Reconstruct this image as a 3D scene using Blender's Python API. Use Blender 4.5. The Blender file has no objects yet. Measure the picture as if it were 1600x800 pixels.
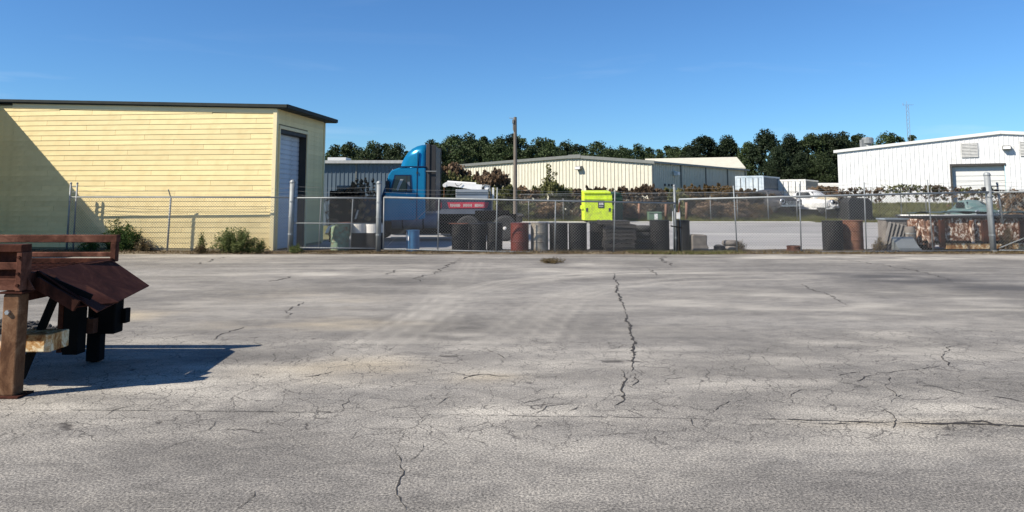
import bpy, bmesh, math, random
import numpy as np
from mathutils import Vector, Matrix
R = math.radians
sc = bpy.context.scene
COL = sc.collection

# ------------------------------------------------------------------ camera
F, PX, PY, HZ, CH = 1150.0, 800.0, 200.0, 310.0, 1.70      # focal (px of 1600), principal point, horizon row, eye height
PITCH = math.atan((HZ-PY)/F)
cd = bpy.data.cameras.new('camera'); cam = bpy.data.objects.new('camera', cd); COL.objects.link(cam)
cd.sensor_width = 36; cd.lens = 36*F/1600; cd.shift_y = -(400-PY)/1600
cd.clip_start = 0.1; cd.clip_end = 3000
cam.location = (0, 0, CH); cam.rotation_euler = (R(90)+PITCH, 0, 0)
sc.camera = cam
# ------------------------------------------------------------------ light
LD = Vector((1.05, 0.50, -1.0)).normalized()               # direction the sunlight travels
SUN_EL = math.asin(-LD.z); SUN_AZ = math.atan2(-LD.x, -LD.y)
w = bpy.data.worlds.new('World'); sc.world = w; w.use_nodes = True
nt = w.node_tree; nt.nodes.clear()
wo = nt.nodes.new('ShaderNodeOutputWorld'); bg = nt.nodes.new('ShaderNodeBackground')
sky = nt.nodes.new('ShaderNodeTexSky'); sky.sky_type = 'NISHITA'; sky.sun_disc = False
sky.sun_elevation = SUN_EL; sky.sun_rotation = SUN_AZ; sky.altitude = 0; sky.air_density = 1.0; sky.dust_density = 0.0; sky.ozone_density = 2.2
bg.inputs['Strength'].default_value = 0.073
tc = nt.nodes.new('ShaderNodeTexCoord'); mp = nt.nodes.new('ShaderNodeMapping')
mp.inputs['Scale'].default_value = (2.2, 2.2, 16); mp.inputs['Rotation'].default_value = (0.0, 0.10, 0)
nz = nt.nodes.new('ShaderNodeTexNoise'); nz.inputs['Scale'].default_value = 1.7; nz.inputs['Detail'].default_value = 6; nz.inputs['Distortion'].default_value = .6
rp = nt.nodes.new('ShaderNodeValToRGB'); rp.color_ramp.elements[0].position = .57; rp.color_ramp.elements[1].position = .85
rp.color_ramp.elements[1].color = (.20, .20, .20, 1)
tint = nt.nodes.new('ShaderNodeMixRGB'); tint.blend_type = 'MULTIPLY'; tint.inputs[0].default_value = 1; tint.inputs[2].default_value = (.47, .79, 1.14, 1)   # the camera's cool white balance
mx = nt.nodes.new('ShaderNodeMixRGB'); mx.inputs[2].default_value = (9.5, 10.0, 10.6, 1)
L = nt.links.new
L(tc.outputs['Generated'], mp.inputs[0]); L(mp.outputs[0], nz.inputs[0]); L(nz.outputs[0], rp.inputs[0])
sx_ = nt.nodes.new('ShaderNodeSeparateXYZ'); mr_ = nt.nodes.new('ShaderNodeMapRange'); mu_ = nt.nodes.new('ShaderNodeMath'); mu_.operation = 'MULTIPLY'
mr_.inputs[1].default_value = .10; mr_.inputs[2].default_value = .20; mr_.inputs[3].default_value = 1; mr_.inputs[4].default_value = .12
L(tc.outputs['Generated'], sx_.inputs[0]); L(sx_.outputs[2], mr_.inputs[0]); L(mr_.outputs[0], mu_.inputs[1]); L(rp.outputs[0], mu_.inputs[0]); L(mu_.outputs[0], mx.inputs[0]); L(sky.outputs[0], tint.inputs[1]); L(tint.outputs[0], mx.inputs[1]); L(mx.outputs[0], bg.inputs[0]); L(bg.outputs[0], wo.inputs[0])
sd = bpy.data.lights.new('sun', 'SUN'); so = bpy.data.objects.new('sun', sd); COL.objects.link(so)
sd.energy = 4.9; sd.angle = R(.53); sd.color = (1, .925, .81)
so.rotation_euler = LD.to_track_quat('-Z', 'Y').to_euler(); so.location = (-20, -10, 30)
sc.view_settings.view_transform = 'Standard'; sc.view_settings.look = 'None'
sc.view_settings.exposure = 0.70; sc.view_settings.gamma = 1.0

# ------------------------------------------------------------------ pixel helpers
CP, SP = math.cos(PITCH), math.sin(PITCH)
def ray(u, v):
    cx, cz = (u-PX)/F, -(v-PY)/F
    return cx, CP-SP*cz, SP+CP*cz
def at(u, v, D):
    x, y, z = ray(u, v); s = D/y
    return Vector((x*s, D, CH+z*s))
def grd(u, v, z0=0.0):
    x, y, z = ray(u, v); s = (z0-CH)/z
    return Vector((x*s, y*s, z0))
def smooth(t):
    t = np.clip(t, 0, 1); return t*t*(3-2*t)
def tz(x, y):
    return smooth((y-54.0)/7.2)*(0.45+0.75*smooth((x-12)/14.0))

# ------------------------------------------------------------------ materials
M = {}
def principled(name):
    m = bpy.data.materials.new(name); m.use_nodes = True
    n = m.node_tree; b = n.nodes['Principled BSDF']; M[name] = m
    return m, n, b
def ramp(n, els):
    r = n.nodes.new('ShaderNodeValToRGB'); cr = r.color_ramp
    while len(cr.elements) < len(els): cr.elements.new(.5)
    for e, (p, c) in zip(cr.elements, els): e.position = p; e.color = (*c, 1)
    return r
def noise(n, scale, detail=5, rough=.55, dist=0, stretch=None, coord='Object'):
    t = n.nodes.new('ShaderNodeTexCoord'); x = n.nodes.new('ShaderNodeTexNoise')
    x.inputs['Scale'].default_value = scale; x.inputs['Detail'].default_value = detail
    x.inputs['Roughness'].default_value = rough; x.inputs['Distortion'].default_value = dist
    if stretch:
        mm = n.nodes.new('ShaderNodeMapping'); mm.inputs['Scale'].default_value = stretch
        n.links.new(t.outputs[coord], mm.inputs[0]); n.links.new(mm.outputs[0], x.inputs[0])
    else: n.links.new(t.outputs[coord], x.inputs[0])
    return x
def mixc(n, fac, a, b, mode='MIX'):
    m = n.nodes.new('ShaderNodeMixRGB'); m.blend_type = mode
    for i, q in ((0, fac), (1, a), (2, b)):
        if hasattr(q, 'links') or hasattr(q, 'is_linked'): n.links.new(q, m.inputs[i])
        elif i == 0: m.inputs[0].default_value = q
        else: m.inputs[i].default_value = (*q, 1)
    return m.outputs[0]
def mth(n, op, a, b=None, clamp=False):
    m = n.nodes.new('ShaderNodeMath'); m.operation = op; m.use_clamp = clamp
    for i, q in ((0, a), (1, b)):
        if q is None: continue
        if hasattr(q, 'is_linked'): n.links.new(q, m.inputs[i])
        else: m.inputs[i].default_value = q
    return m.outputs[0]
def bump(n, b, h, strength=.3, dist=.01):
    q = n.nodes.new('ShaderNodeBump'); q.inputs['Strength'].default_value = strength; q.inputs['Distance'].default_value = dist
    n.links.new(h, q.inputs['Height']); n.links.new(q.outputs[0], b.inputs['Normal'])
def simple(name, c, rough=.6, metal=0, var=.25, scale=4, bmp=0, dirt=None, objvar=0, stretch=None, spec=.5, dscale=2.5):
    """colour with large and fine uneven wear, optional dirt colour, optional per-object shift"""
    m, n, b = principled(name)
    x = noise(n, scale, 6, .6, .3, stretch)
    lo = tuple(v*(1-var) for v in c); hi = tuple(min(1, v*(1+var*.7)) for v in c)
    r = ramp(n, [(.3, lo), (.7, hi)]); n.links.new(x.outputs[0], r.inputs[0]); col = r.outputs[0]
    if dirt:
        y = noise(n, dscale, 8, .7, .5); r2 = ramp(n, [(.48, (0, 0, 0)), (.68, (1, 1, 1))]); n.links.new(y.outputs[0], r2.inputs[0])
        col = mixc(n, r2.outputs[0], col, dirt)
    if objvar:
        oi = n.nodes.new('ShaderNodeObjectInfo'); mr = n.nodes.new('ShaderNodeMapRange')
        mr.inputs[3].default_value = 1-objvar; mr.inputs[4].default_value = 1+objvar*.5
        n.links.new(oi.outputs['Random'], mr.inputs[0])
        g = n.nodes.new('ShaderNodeCombineColor')
        for k in range(3): n.links.new(mr.outputs[0], g.inputs[k])
        col = mixc(n, 1.0, col, g.outputs[0], 'MULTIPLY')
    n.links.new(col, b.inputs['Base Color']); b.inputs['Roughness'].default_value = rough; b.inputs['Metallic'].default_value = metal
    b.inputs['Specular IOR Level'].default_value = spec
    if bmp:
        z = noise(n, scale*9, 4); bump(n, b, z.outputs[0], bmp, .01)
    return m
def rust(name, a, b_, c, scale=5, rough=.85, bmp=.25, lo=.38, hi=.62):
    m, n, b = principled(name)
    x = noise(n, scale, 9, .68, .8, (1, 1, .7)); r = ramp(n, [(lo, a), ((lo+hi)/2, b_), (hi, c)])
    n.links.new(x.outputs[0], r.inputs[0])
    y = noise(n, scale*14, 4, .7); col = mixc(n, .35, r.outputs[0], y.outputs[0], 'OVERLAY')
    n.links.new(col, b.inputs['Base Color']); b.inputs['Roughness'].default_value = rough; b.inputs['Specular IOR Level'].default_value = .10
    bump(n, b, y.outputs[0], bmp, .006)
    return m
def leafmat(name, cols, trans=.25, objvar=.25):
    m, n, b = principled(name)
    x = noise(n, .8, 5, .7); y = noise(n, 9, 2, .6)
    r = ramp(n, [(.3+.4*i/(len(cols)-1), c) for i, c in enumerate(cols)])
    s = mth(n, 'ADD', mth(n, 'MULTIPLY', x.outputs[0], .5), mth(n, 'MULTIPLY', y.outputs[0], .5)); n.links.new(s, r.inputs[0])
    oi = n.nodes.new('ShaderNodeObjectInfo'); hs = n.nodes.new('ShaderNodeHueSaturation')
    mr = n.nodes.new('ShaderNodeMapRange'); mr.inputs[3].default_value = 1-objvar; mr.inputs[4].default_value = 1+objvar
    n.links.new(oi.outputs['Random'], mr.inputs[0]); n.links.new(mr.outputs[0], hs.inputs['Value']); n.links.new(r.outputs[0], hs.inputs['Color'])
    n.links.new(hs.outputs[0], b.inputs['Base Color']); b.inputs['Roughness'].default_value = .65; b.inputs['Specular IOR Level'].default_value = .2
    tr = n.nodes.new('ShaderNodeBsdfTranslucent'); n.links.new(hs.outputs[0], tr.inputs[0])
    ms = n.nodes.new('ShaderNodeMixShader'); ms.inputs[0].default_value = trans
    n.links.new(b.outputs[0], ms.inputs[1]); n.links.new(tr.outputs[0], ms.inputs[2])
    n.links.new(ms.outputs[0], n.nodes['Material Output'].inputs[0])
    return m

simple('yellow_paint', (.82, .66, .325), .6, var=.05, scale=1.6, bmp=.06, objvar=.09, stretch=(1, 1, 5), dirt=(.74, .585, .275))
simple('yellow_trim', (.78, .66, .38), .6, var=.06, scale=2)
simple('roof_metal', (.030, .034, .029), .7, .0, .2, 3, spec=.2)
simple('soffit', (.25, .21, .12), .8, var=.15)
simple('door_white', (.55, .58, .62), .5, var=.1, scale=2, dirt=(.42, .43, .44), stretch=(1, 1, .3))
simple('door_frame_dark', (.035, .033, .03), .7)
simple('wall_white', (.64, .645, .635), .6, var=.05, scale=.6, dirt=(.52, .52, .50), stretch=(2, 2, .25))
simple('wall_cream', (.58, .55, .44), .6, var=.06, scale=.6, dirt=(.50, .47, .37), stretch=(2, 2, .2))
simple('wall_bluegrey', (.10, .135, .165), .5, var=.1, scale=.6, stretch=(2, 2, .25))
simple('trim_grey', (.16, .165, .15), .5, .2, .15)
simple('trim_white', (.60, .60, .575), .5, var=.05)
simple('louver_grey', (.42, .42, .40), .6, var=.2)
simple('galv', (.25, .265, .265), .6, .25, .18, 6, objvar=.1)
simple('galv_dull', (.25, .26, .255), .6, .3, .25, 5, dirt=(.17, .16, .14))
simple('wire', (.22, .22, .214), .6, .3, .15, 3)
simple('barb', (.28, .27, .25), .6, .4, .3, 9)
rust('rust_dark', (.024, .009, .006), (.048, .016, .010), (.085, .030, .018), 4)
rust('rust_red', (.050, .020, .013), (.105, .042, .027), (.20, .092, .060), 3.5)
rust('rust_plate', (.036, .012, .008), (.054, .018, .012), (.085, .032, .020), 3.0, .8, .12)
rust('rust_post', (.085, .040, .021), (.155, .080, .042), (.25, .15, .085), 4.5, .8, .2)
rust('rust_pale', (.22, .08, .025), (.52, .30, .12), (.80, .70, .48), 7, .75, .15, .40, .60)
rust('rust_white', (.075, .028, .016), (.20, .085, .040), (.62, .57, .49), 11, .8, .2, .43, .585)
rust('rust_drum', (.10, .045, .03), (.15, .07, .045), (.22, .11, .07), 5, .75, .15)
simple('dark_steel', (.008, .0075, .007), .9, var=.4, spec=.1)
simple('drum_black', (.010, .010, .011), .7, var=.4, dirt=(.03, .027, .024), objvar=.3, spec=.2)
simple('drum_red', (.14, .022, .013), .55, var=.25, dirt=(.075, .022, .014), stretch=(1, 1, .4))
simple('drum_silver', (.36, .32, .26), .5, .4, .35, 5, dirt=(.15, .10, .06))
simple('drum_blue', (.05, .19, .36), .5, var=.2, dirt=(.04, .12, .22))
simple('mint_paint', (.20, .29, .19), .7, var=.35, scale=7, dirt=(.22, .11, .045), dscale=9)
simple('white_dirty', (.62, .60, .56), .6, var=.15, dirt=(.4, .37, .32))
simple('white_clean', (.78, .77, .74), .45, var=.06)
simple('tyre', (.026, .026, .026), .85, var=.4, scale=8, bmp=.1)
simple('chrome', (.62, .63, .65), .28, .9, .1)
simple('truck_teal', (.006, .185, .36), .22, .35, .12, 1.2, objvar=0)
simple('truck_trim_and_shade', (.006, .022, .065), .4, .2, .15)  # dark cab trim; on the hood, shade put into the colour
simple('black_trim', (.022, .020, .019), .55, var=.2)
simple('brown_trim', (.055, .045, .040), .5, var=.15)
simple('navy_body', (.030, .042, .075), .5, var=.3)
simple('slate_body', (.11, .13, .17), .5, var=.2)
simple('red_paint', (.50, .035, .07), .5, var=.15)
simple('alu_box', (.42, .45, .48), .42, .5, .15, 3, stretch=(.3, 1, 6))
simple('lime', (.62, .80, .03), .5, var=.14, scale=3, dirt=(.40, .50, .06), stretch=(2, 2, .5))
simple('bin_green', (.012, .045, .022), .5, var=.3)
simple('sticker_dark', (.03, .035, .05), .5)
simple('transformer_green', (.10, .17, .115), .5, var=.15, dirt=(.13, .17, .12))
simple('wood_pole', (.15, .125, .10), .85, var=.3, scale=3, stretch=(6, 6, .5), bmp=.2)
simple('wood_post', (.27, .15, .10), .85, var=.3, scale=4, stretch=(4, 4, .6), objvar=.35)
simple('wood_grey', (.13, .12, .11), .85, var=.35, scale=4, stretch=(1, 1, .5), bmp=.2, objvar=.25)
simple('pallet_black', (.055, .049, .044), .75, var=.5, dirt=(.06, .05, .042), objvar=.35)
simple('step_grey', (.27, .29, .285), .5, .3, .15)
simple('stone_dark', (.055, .05, .045), .9, var=.5, scale=6, bmp=.4)
simple('concrete_lump', (.17, .15, .13), .9, var=.35, scale=6, bmp=.4, objvar=.2)
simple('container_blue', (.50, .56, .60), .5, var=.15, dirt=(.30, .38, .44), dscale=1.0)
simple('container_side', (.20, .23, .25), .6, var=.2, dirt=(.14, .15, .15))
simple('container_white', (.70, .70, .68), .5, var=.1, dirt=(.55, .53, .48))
simple('car_cream', (.60, .52, .34), .4, var=.12, dirt=(.40, .22, .10))
simple('car_white', (.66, .66, .64), .4, var=.1, dirt=(.45, .42, .38))
simple('car_dark', (.035, .038, .045), .45, var=.3, dirt=(.07, .06, .05))
simple('car_teal', (.085, .15, .145), .5, var=.15, dirt=(.20, .23, .215))
simple('tarp_black', (.018, .019, .020), .7, var=.4, bmp=.3)
simple('tarp_green', (.035, .06, .052), .6, var=.5, bmp=.3)
simple('bark', (.05, .037, .028), .9, var=.4, scale=6)
simple('lamp_grey', (.2, .2, .19), .5)
m, n, b = principled('glass'); b.inputs['Base Color'].default_value = (.02, .025, .03, 1); b.inputs['Roughness'].default_value = .08
m, n, b = principled('window_clear'); b.inputs['Base Color'].default_value = (.75, .8, .82, 1); b.inputs['Roughness'].default_value = .03
b.inputs['Transmission Weight'].default_value = 1.0; b.inputs['IOR'].default_value = 1.02
leafmat('pine_needles', [(0.0162, 0.0265, 0.0121), (0.0405, 0.0607, 0.0221), (0.0729, 0.0972, 0.0346)], .12, .30)
leafmat('pine_dark', [(0.0083, 0.0138, 0.0068), (0.0179, 0.029, 0.0124), (0.0331, 0.0469, 0.0179)], .12, .25)
leafmat('bush_olive', [(0.0607, 0.0688, 0.0284), (0.1519, 0.158, 0.0607), (0.2633, 0.2228, 0.1114)], .25)
leafmat('bush_brown', [(0.0899, 0.0629, 0.0405), (0.2248, 0.1528, 0.0944), (0.4046, 0.2922, 0.1911)], .25)
leafmat('vine_red', [(.05, .04, .026), (.12, .085, .055), (.21, .135, .09)], .25)
leafmat('vine_rust', [(.07, .058, .026), (.16, .105, .045), (.25, .15, .065)], .25)
leafmat('weed_green', [(.045, .065, .02), (.11, .135, .045), (.2, .2, .085)], .35)
leafmat('weed_dark', [(0.0218, 0.0437, 0.0125), (0.0546, 0.0967, 0.025), (0.1092, 0.156, 0.0468)], .35)
leafmat('weed_dry', [(.07, .05, .026), (.15, .11, .055), (.25, .19, .10)], .25)
leafmat('grass_blade', [(.06, .068, .018), (.11, .115, .035), (.18, .16, .07)], .25)
leafmat('dry_pale', [(.15, .14, .12), (.30, .29, .26), (.5, .49, .46)], .25)
# soil strip, grass ground, far yard
def groundmat(name, cols, s1, s2, rough=.95, bmp=.4, stretch=None):
    m, n, b = principled(name)
    x = noise(n, s1, 8, .65, .4, stretch); y = noise(n, s2, 4, .7)
    r = ramp(n, [(.32+.36*i/(len(cols)-1), c) for i, c in enumerate(cols)]); n.links.new(x.outputs[0], r.inputs[0])
    col = mixc(n, .5, r.outputs[0], y.outputs[0], 'OVERLAY')
    n.links.new(col, b.inputs['Base Color']); b.inputs['Roughness'].default_value = rough; b.inputs['Specular IOR Level'].default_value = .2
    bump(n, b, y.outputs[0], bmp, .03)
groundmat('soil', [(.05, .038, .026), (.11, .085, .058), (.20, .17, .12)], 1.2, 30)
groundmat('grass_ground', [(.075, .082, .028), (.12, .12, .045), (.19, .165, .08)], .35, 14)
groundmat('yard_concrete', [(.22, .215, .205), (.30, .29, .275), (.40, .385, .355)], .25, 40, .9, .1, (.35, 1.3, 1))

# front pavement: asphalt worn grey; masks for track, pale dust, stains and crazing come from measured shapes
m, n, b = principled('pavement')
def attr(nm):
    a = n.nodes.new('ShaderNodeAttribute'); a.attribute_name = nm; return a.outputs['Fac']
big = noise(n, .35, 7, .62, .4, (.55, 1.6, 1)); fine = noise(n, 62, 3, .8); mid = noise(n, 4.5, 10, .76, .5, (.75, 1.2, 1)); grit = noise(n, 210, 2, .8)
r0 = ramp(n, [(.30, (.128, .119, .105)), (.5, (.182, .170, .152)), (.70, (.255, .240, .215))]); n.links.new(big.outputs[0], r0.inputs[0])
r1 = ramp(n, [(.34, (.72, .72, .72)), (.50, (1, 1, 1)), (.66, (1.30, 1.29, 1.26))]); n.links.new(mid.outputs[0], r1.inputs[0])
col = mixc(n, 1.0, r0.outputs[0], r1.outputs[0], 'MULTIPLY')
col = mixc(n, attr('pale'), col, (.42, .39, .335))
col = mixc(n, attr('sand'), col, (.38, .32, .225))
col = mixc(n, attr('stain'), col, (.085, .08, .075))
rf = ramp(n, [(.34, (.28, .28, .28)), (.50, (1, 1, 1)), (.64, (2.0, 1.97, 1.9))]); n.links.new(fine.outputs[0], rf.inputs[0])
col = mixc(n, attr('grain'), col, mixc(n, 1.0, col, rf.outputs[0], 'MULTIPLY'))
rg = ramp(n, [(.35, (.6, .6, .6)), (.65, (1.4, 1.4, 1.4))]); n.links.new(grit.outputs[0], rg.inputs[0])
col = mixc(n, attr('grain'), col, mixc(n, 1.0, col, rg.outputs[0], 'MULTIPLY'))
# crazing: cell borders of two sizes, warped and broken up
tcn = n.nodes.new('ShaderNodeTexCoord'); wn = noise(n, 3.0, 5, .65)
va = n.nodes.new('ShaderNodeVectorMath'); va.operation = 'MULTIPLY_ADD'
n.links.new(wn.outputs['Color'], va.inputs[0]); va.inputs[1].default_value = (.28, .28, 0); n.links.new(tcn.outputs['Object'], va.inputs[2])
ck = None
brk = noise(n, 2.2, 4, .6)
for scl, wd, thr in ((2.7, .009, .33), (5.6, .0075, .42)):
    vo = n.nodes.new('ShaderNodeTexVoronoi'); vo.feature = 'DISTANCE_TO_EDGE'; vo.inputs['Scale'].default_value = scl
    n.links.new(va.outputs[0], vo.inputs['Vector'])
    lin = n.nodes.new('ShaderNodeMapRange'); lin.inputs[1].default_value = 0; lin.inputs[2].default_value = wd*scl*.5; lin.inputs[3].default_value = 1; lin.inputs[4].default_value = 0
    n.links.new(vo.outputs['Distance'], lin.inputs[0])
    gt = n.nodes.new('ShaderNodeMapRange'); gt.inputs[1].default_value = thr; gt.inputs[2].default_value = thr+.10
    n.links.new(brk.outputs[0], gt.inputs[0])
    q = mth(n, 'MULTIPLY', lin.outputs[0], gt.outputs[0])
    ck = q if ck is None else mth(n, 'MAXIMUM', ck, q)
ckm = mth(n, 'MULTIPLY', ck, attr('craze'))
col = mixc(n, mth(n, 'MULTIPLY', ckm, .95), col, (.045, .04, .036))
n.links.new(col, b.inputs['Base Color']); b.inputs['Roughness'].default_value = .9; b.inputs['Specular IOR Level'].default_value = .25
hh = mth(n, 'SUBTRACT', mth(n, 'MULTIPLY', fine.outputs[0], .35), ckm)
bump(n, b, hh, .35, .008)
simple('crack_dark', (.035, .030, .025), .95, var=.5, scale=20)

# ------------------------------------------------------------------ mesh helpers
class MB:
    def __init__(s): s.v = []; s.f = []
    def add(s, vs, fs):
        o = len(s.v); s.v += [tuple(p) for p in vs]; s.f += [tuple(i+o for i in f) for f in fs]; return s
    def box(s, x0, x1, y0, y1, z0, z1):
        return s.add([(x, y, z) for z in (z0, z1) for y in (y0, y1) for x in (x0, x1)],
                     [(0, 2, 3, 1), (4, 5, 7, 6), (0, 1, 5, 4), (2, 6, 7, 3), (0, 4, 6, 2), (1, 3, 7, 5)])
    def tube(s, a, b, r, n=8, r2=None, caps=True):
        a, b = Vector(a), Vector(b); d = (b-a).normalized(); r2 = r if r2 is None else r2
        u = d.cross(Vector((0, 0, 1)) if abs(d.z) < .9 else Vector((1, 0, 0))).normalized(); w_ = d.cross(u)
        vs = []
        for p, rr in ((a, r), (b, r2)):
            for k in range(n):
                t = 2*math.pi*(k+.5)/n; vs.append(p+u*rr*math.cos(t)+w_*rr*math.sin(t))
        fs = [(k, (k+1) % n, n+(k+1) % n, n+k) for k in range(n)]
        if caps: fs += [tuple(range(n))[::-1], tuple(range(n, 2*n))]
        return s.add(vs, fs)
    def bar(s, a, b, wx, wz):                      # rectangular bar between two points
        a, b = Vector(a), Vector(b); d = (b-a).normalized()
        u = d.cross(Vector((0, 0, 1)) if abs(d.z) < .9 else Vector((0, 1, 0))).normalized(); q = u.cross(d)
        vs = [p+u*i*wx/2+q*j*wz/2 for p in (a, b) for i, j in ((-1, -1), (1, -1), (1, 1), (-1, 1))]
        return s.add(vs, [(0, 1, 2, 3), (7, 6, 5, 4), (0, 4, 5, 1), (1, 5, 6, 2), (2, 6, 7, 3), (3, 7, 4, 0)])
    def prism(s, pts, y0, y1, axis='y'):            # polygon in (x,z) pushed along y
        n = len(pts)
        if axis == 'y': vs = [(x, y, z) for y in (y0, y1) for x, z in pts]
        elif axis == 'x': vs = [(y, x, z) for y in (y0, y1) for x, z in pts]
        else: vs = [(x, z, y) for y in (y0, y1) for x, z in pts]
        return s.add(vs, [tuple(range(n)), tuple(range(n, 2*n))[::-1]]+[(k, n+k, n+(k+1) % n, (k+1) % n) for k in range(n)])
    def lathe(s, prof, n=20, c=(0, 0, 0), axis='z'):
        vs = []
        for r, h in prof:
            for k in range(n):
                t = 2*math.pi*k/n; a, b_ = r*math.cos(t), r*math.sin(t)
                vs.append((c[0]+a, c[1]+b_, c[2]+h) if axis == 'z' else (c[0]+a, c[1]+h, c[2]+b_))
        m_ = len(prof)
        fs = [(i*n+k, i*n+(k+1) % n, (i+1)*n+(k+1) % n, (i+1)*n+k) for i in range(m_-1) for k in range(n)]
        if prof[0][0] > 1e-6: fs.append(tuple(range(n))[::-1])
        if prof[-1][0] > 1e-6: fs.append(tuple(range((m_-1)*n, m_*n)))
        return s.add(vs, fs)
    def mesh(s, name):
        me = bpy.data.meshes.new(name); me.from_pydata(s.v, [], s.f)
        bm = bmesh.new(); bm.from_mesh(me); bmesh.ops.recalc_face_normals(bm, faces=bm.faces); bm.to_mesh(me); bm.free()
        return me
def obj(name, mb, mat, parent=None, sm=False, bev=0, seg=2, world=False):
    """link ONE mesh object; world=True: vertices are world positions, moved into the parent's frame"""
    if isinstance(mb, MB):
        if world and parent is not None:
            l = parent.location; mb.v = [(x-l.x, y-l.y, z-l.z) for x, y, z in mb.v]
        me = mb.mesh(name)
    else: me = mb
    if not me.materials: me.materials.append(M[mat])
    if sm:
        for p in me.polygons: p.use_smooth = True
    o = bpy.data.objects.new(name, me); COL.objects.link(o); o.parent = parent
    if bev:
        q = o.modifiers.new('bevel', 'BEVEL'); q.width = bev; q.segments = seg; q.limit_method = 'ANGLE'; q.angle_limit = R(35)
    if sm and not bev:
        pass
    return o
def tag(o, label, cat, group=None):
    o['label'] = label; o['category'] = cat
    if group: o['group'] = group
    return o
def thing(name, label, cat, loc=(0, 0, 0), rz=0, group=None):
    o = bpy.data.objects.new(name, None); COL.objects.link(o); o.empty_display_size = .2
    o.location = loc; o.rotation_euler = (0, 0, rz)
    return tag(o, label, cat, group)
def struct(o): o['kind'] = 'structure'; return o
def stuff(o): o['kind'] = 'stuff'; return o
def dup(root, loc, rz, label, group=None, name=None):
    r = root.copy(); COL.objects.link(r); r.location = loc; r.rotation_euler = (0, 0, rz); r['label'] = label
    if group: r['group'] = group
    for ch in list(root.children):
        c = ch.copy(); COL.objects.link(c); c.parent = r
        for g in list(ch.children):
            d = g.copy(); COL.objects.link(d); d.parent = c
    return r
def np_mesh(name, V, Q, mat):
    me = bpy.data.meshes.new(name); nv, nf = len(V), len(Q); k = Q.shape[1]
    me.vertices.add(nv); me.vertices.foreach_set('co', V.astype(np.float32).ravel())
    me.loops.add(nf*k); me.loops.foreach_set('vertex_index', Q.astype(np.int32).ravel())
    me.polygons.add(nf); me.polygons.foreach_set('loop_start', np.arange(0, nf*k, k, dtype=np.int32))
    me.update(calc_edges=True); me.materials.append(M[mat]); return me
def leaf_cloud(name, mat, rng, C, RAD, per, size, aspect=1.0, shell=.5):
    """C clump centres, RAD clump radii (n,3); 'per' leaves a clump, four-cornered, turned every way"""
    n = len(C)*per
    d = rng.normal(size=(n, 3)); d /= np.linalg.norm(d, axis=1)[:, None]
    rr = (shell+(1-shell)*rng.random(n))**.6
    P = np.repeat(C, per, 0)+d*rr[:, None]*np.repeat(RAD, per, 0)
    a = rng.normal(size=(n, 3)); a /= np.linalg.norm(a, axis=1)[:, None]
    c = np.cross(a, rng.normal(size=(n, 3))); c /= np.linalg.norm(c, axis=1)[:, None]
    s = size*(.6+.8*rng.random(n))[:, None]
    V = np.stack([P-a*s, P+c*s*.5*aspect, P+a*s, P-c*s*.5*aspect], 1).reshape(-1, 3)
    return np_mesh(name, V, np.arange(4*n).reshape(-1, 4), mat)
RNG = np.random.default_rng(11); random.seed(4)
def vnoise(x, y, s, seed=0, oct=4):
    out = np.zeros_like(x); amp = 1; tot = 0
    for o in range(oct):
        g = np.random.default_rng(seed*31+o).random((256, 256)); X, Y = x/s*2**o+37.3, y/s*2**o+91.7
        xi, yi = np.floor(X).astype(int), np.floor(Y).astype(int); fx, fy = smooth(X-xi), smooth(Y-yi)
        G = lambda i, j: g[i % 256, j % 256]
        out += amp*((G(xi, yi)*(1-fx)+G(xi+1, yi)*fx)*(1-fy)+(G(xi, yi+1)*(1-fx)+G(xi+1, yi+1)*fx)*fy); tot += amp; amp *= .55
    return out/tot

# ================================================================== SETTING
def grid(xs, ys, zf):
    X, Y = np.meshgrid(xs, ys); Z = zf(X, Y); nx, ny = len(xs), len(ys)
    V = np.stack([X, Y, Z], -1).reshape(-1, 3); i = (np.arange(ny-1)[:, None]*nx+np.arange(nx-1)).ravel()
    return V, np.stack([i, i+1, i+1+nx, i+nx], 1)
xs = np.concatenate([np.linspace(-900, -60, 12), np.linspace(-50, 60, 111), np.linspace(70, 900, 12)])
ys = np.concatenate([np.linspace(-60, 50, 23), np.linspace(51, 70, 58), np.linspace(75, 200, 26), np.linspace(240, 1400, 10)])
V, Q = grid(xs, ys, lambda X, Y: tz(X, Y)-.03+(Y > 55)*.05*(vnoise(X, Y, 3, 5)-.5))
struct(obj('ground', np_mesh('ground', V, Q, 'grass_ground'), None))
# front pavement
EDGE = 22.75
ys = np.concatenate([np.linspace(-14, 1.0, 8), np.geomspace(1.2, EDGE, 430)]); xs = np.linspace(-22, 26, 520)
V, Q = grid(xs, ys, lambda X, Y: 0*X)
x, y = V[:, 0], V[:, 1]
def dist_poly(pts):
    P = np.array([(p[0], p[1]) for p in pts]); best = np.full(len(x), 1e9)
    for a, b_ in zip(P[:-1], P[1:]):
        d = b_-a; t = np.clip(((x-a[0])*d[0]+(y-a[1])*d[1])/(d@d), 0, 1)
        best = np.minimum(best, np.hypot(x-a[0]-t*d[0], y-a[1]-t*d[1]))
    return best
def G2(l): return [grd(u, v) for u, v in l]
wx_ = x+1.1*(vnoise(x, y, 1.6, 41, 5)-.5)+.25*(vnoise(x, y, .3, 42, 3)-.5); wy_ = y+.7*(vnoise(x, y, 1.2, 43, 5)-.5)*smooth((y-3)/6)
n1 = vnoise(x, y, 2.2, 1); n2 = vnoise(x*.45, y*1.7, 1.3, 2, 5); n3 = vnoise(x, y, .5, 3); n4 = vnoise(x*.3, y, 3.0, 4, 4)
n5 = vnoise(x*.55, y*1.3, .55, 51, 6); n6 = vnoise(x*.5, y*1.3, .7, 52, 6)
pale = np.zeros(len(x)); sand = np.zeros(len(x)); stain = np.zeros(len(x)); craze = np.zeros(len(x)); 
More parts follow.
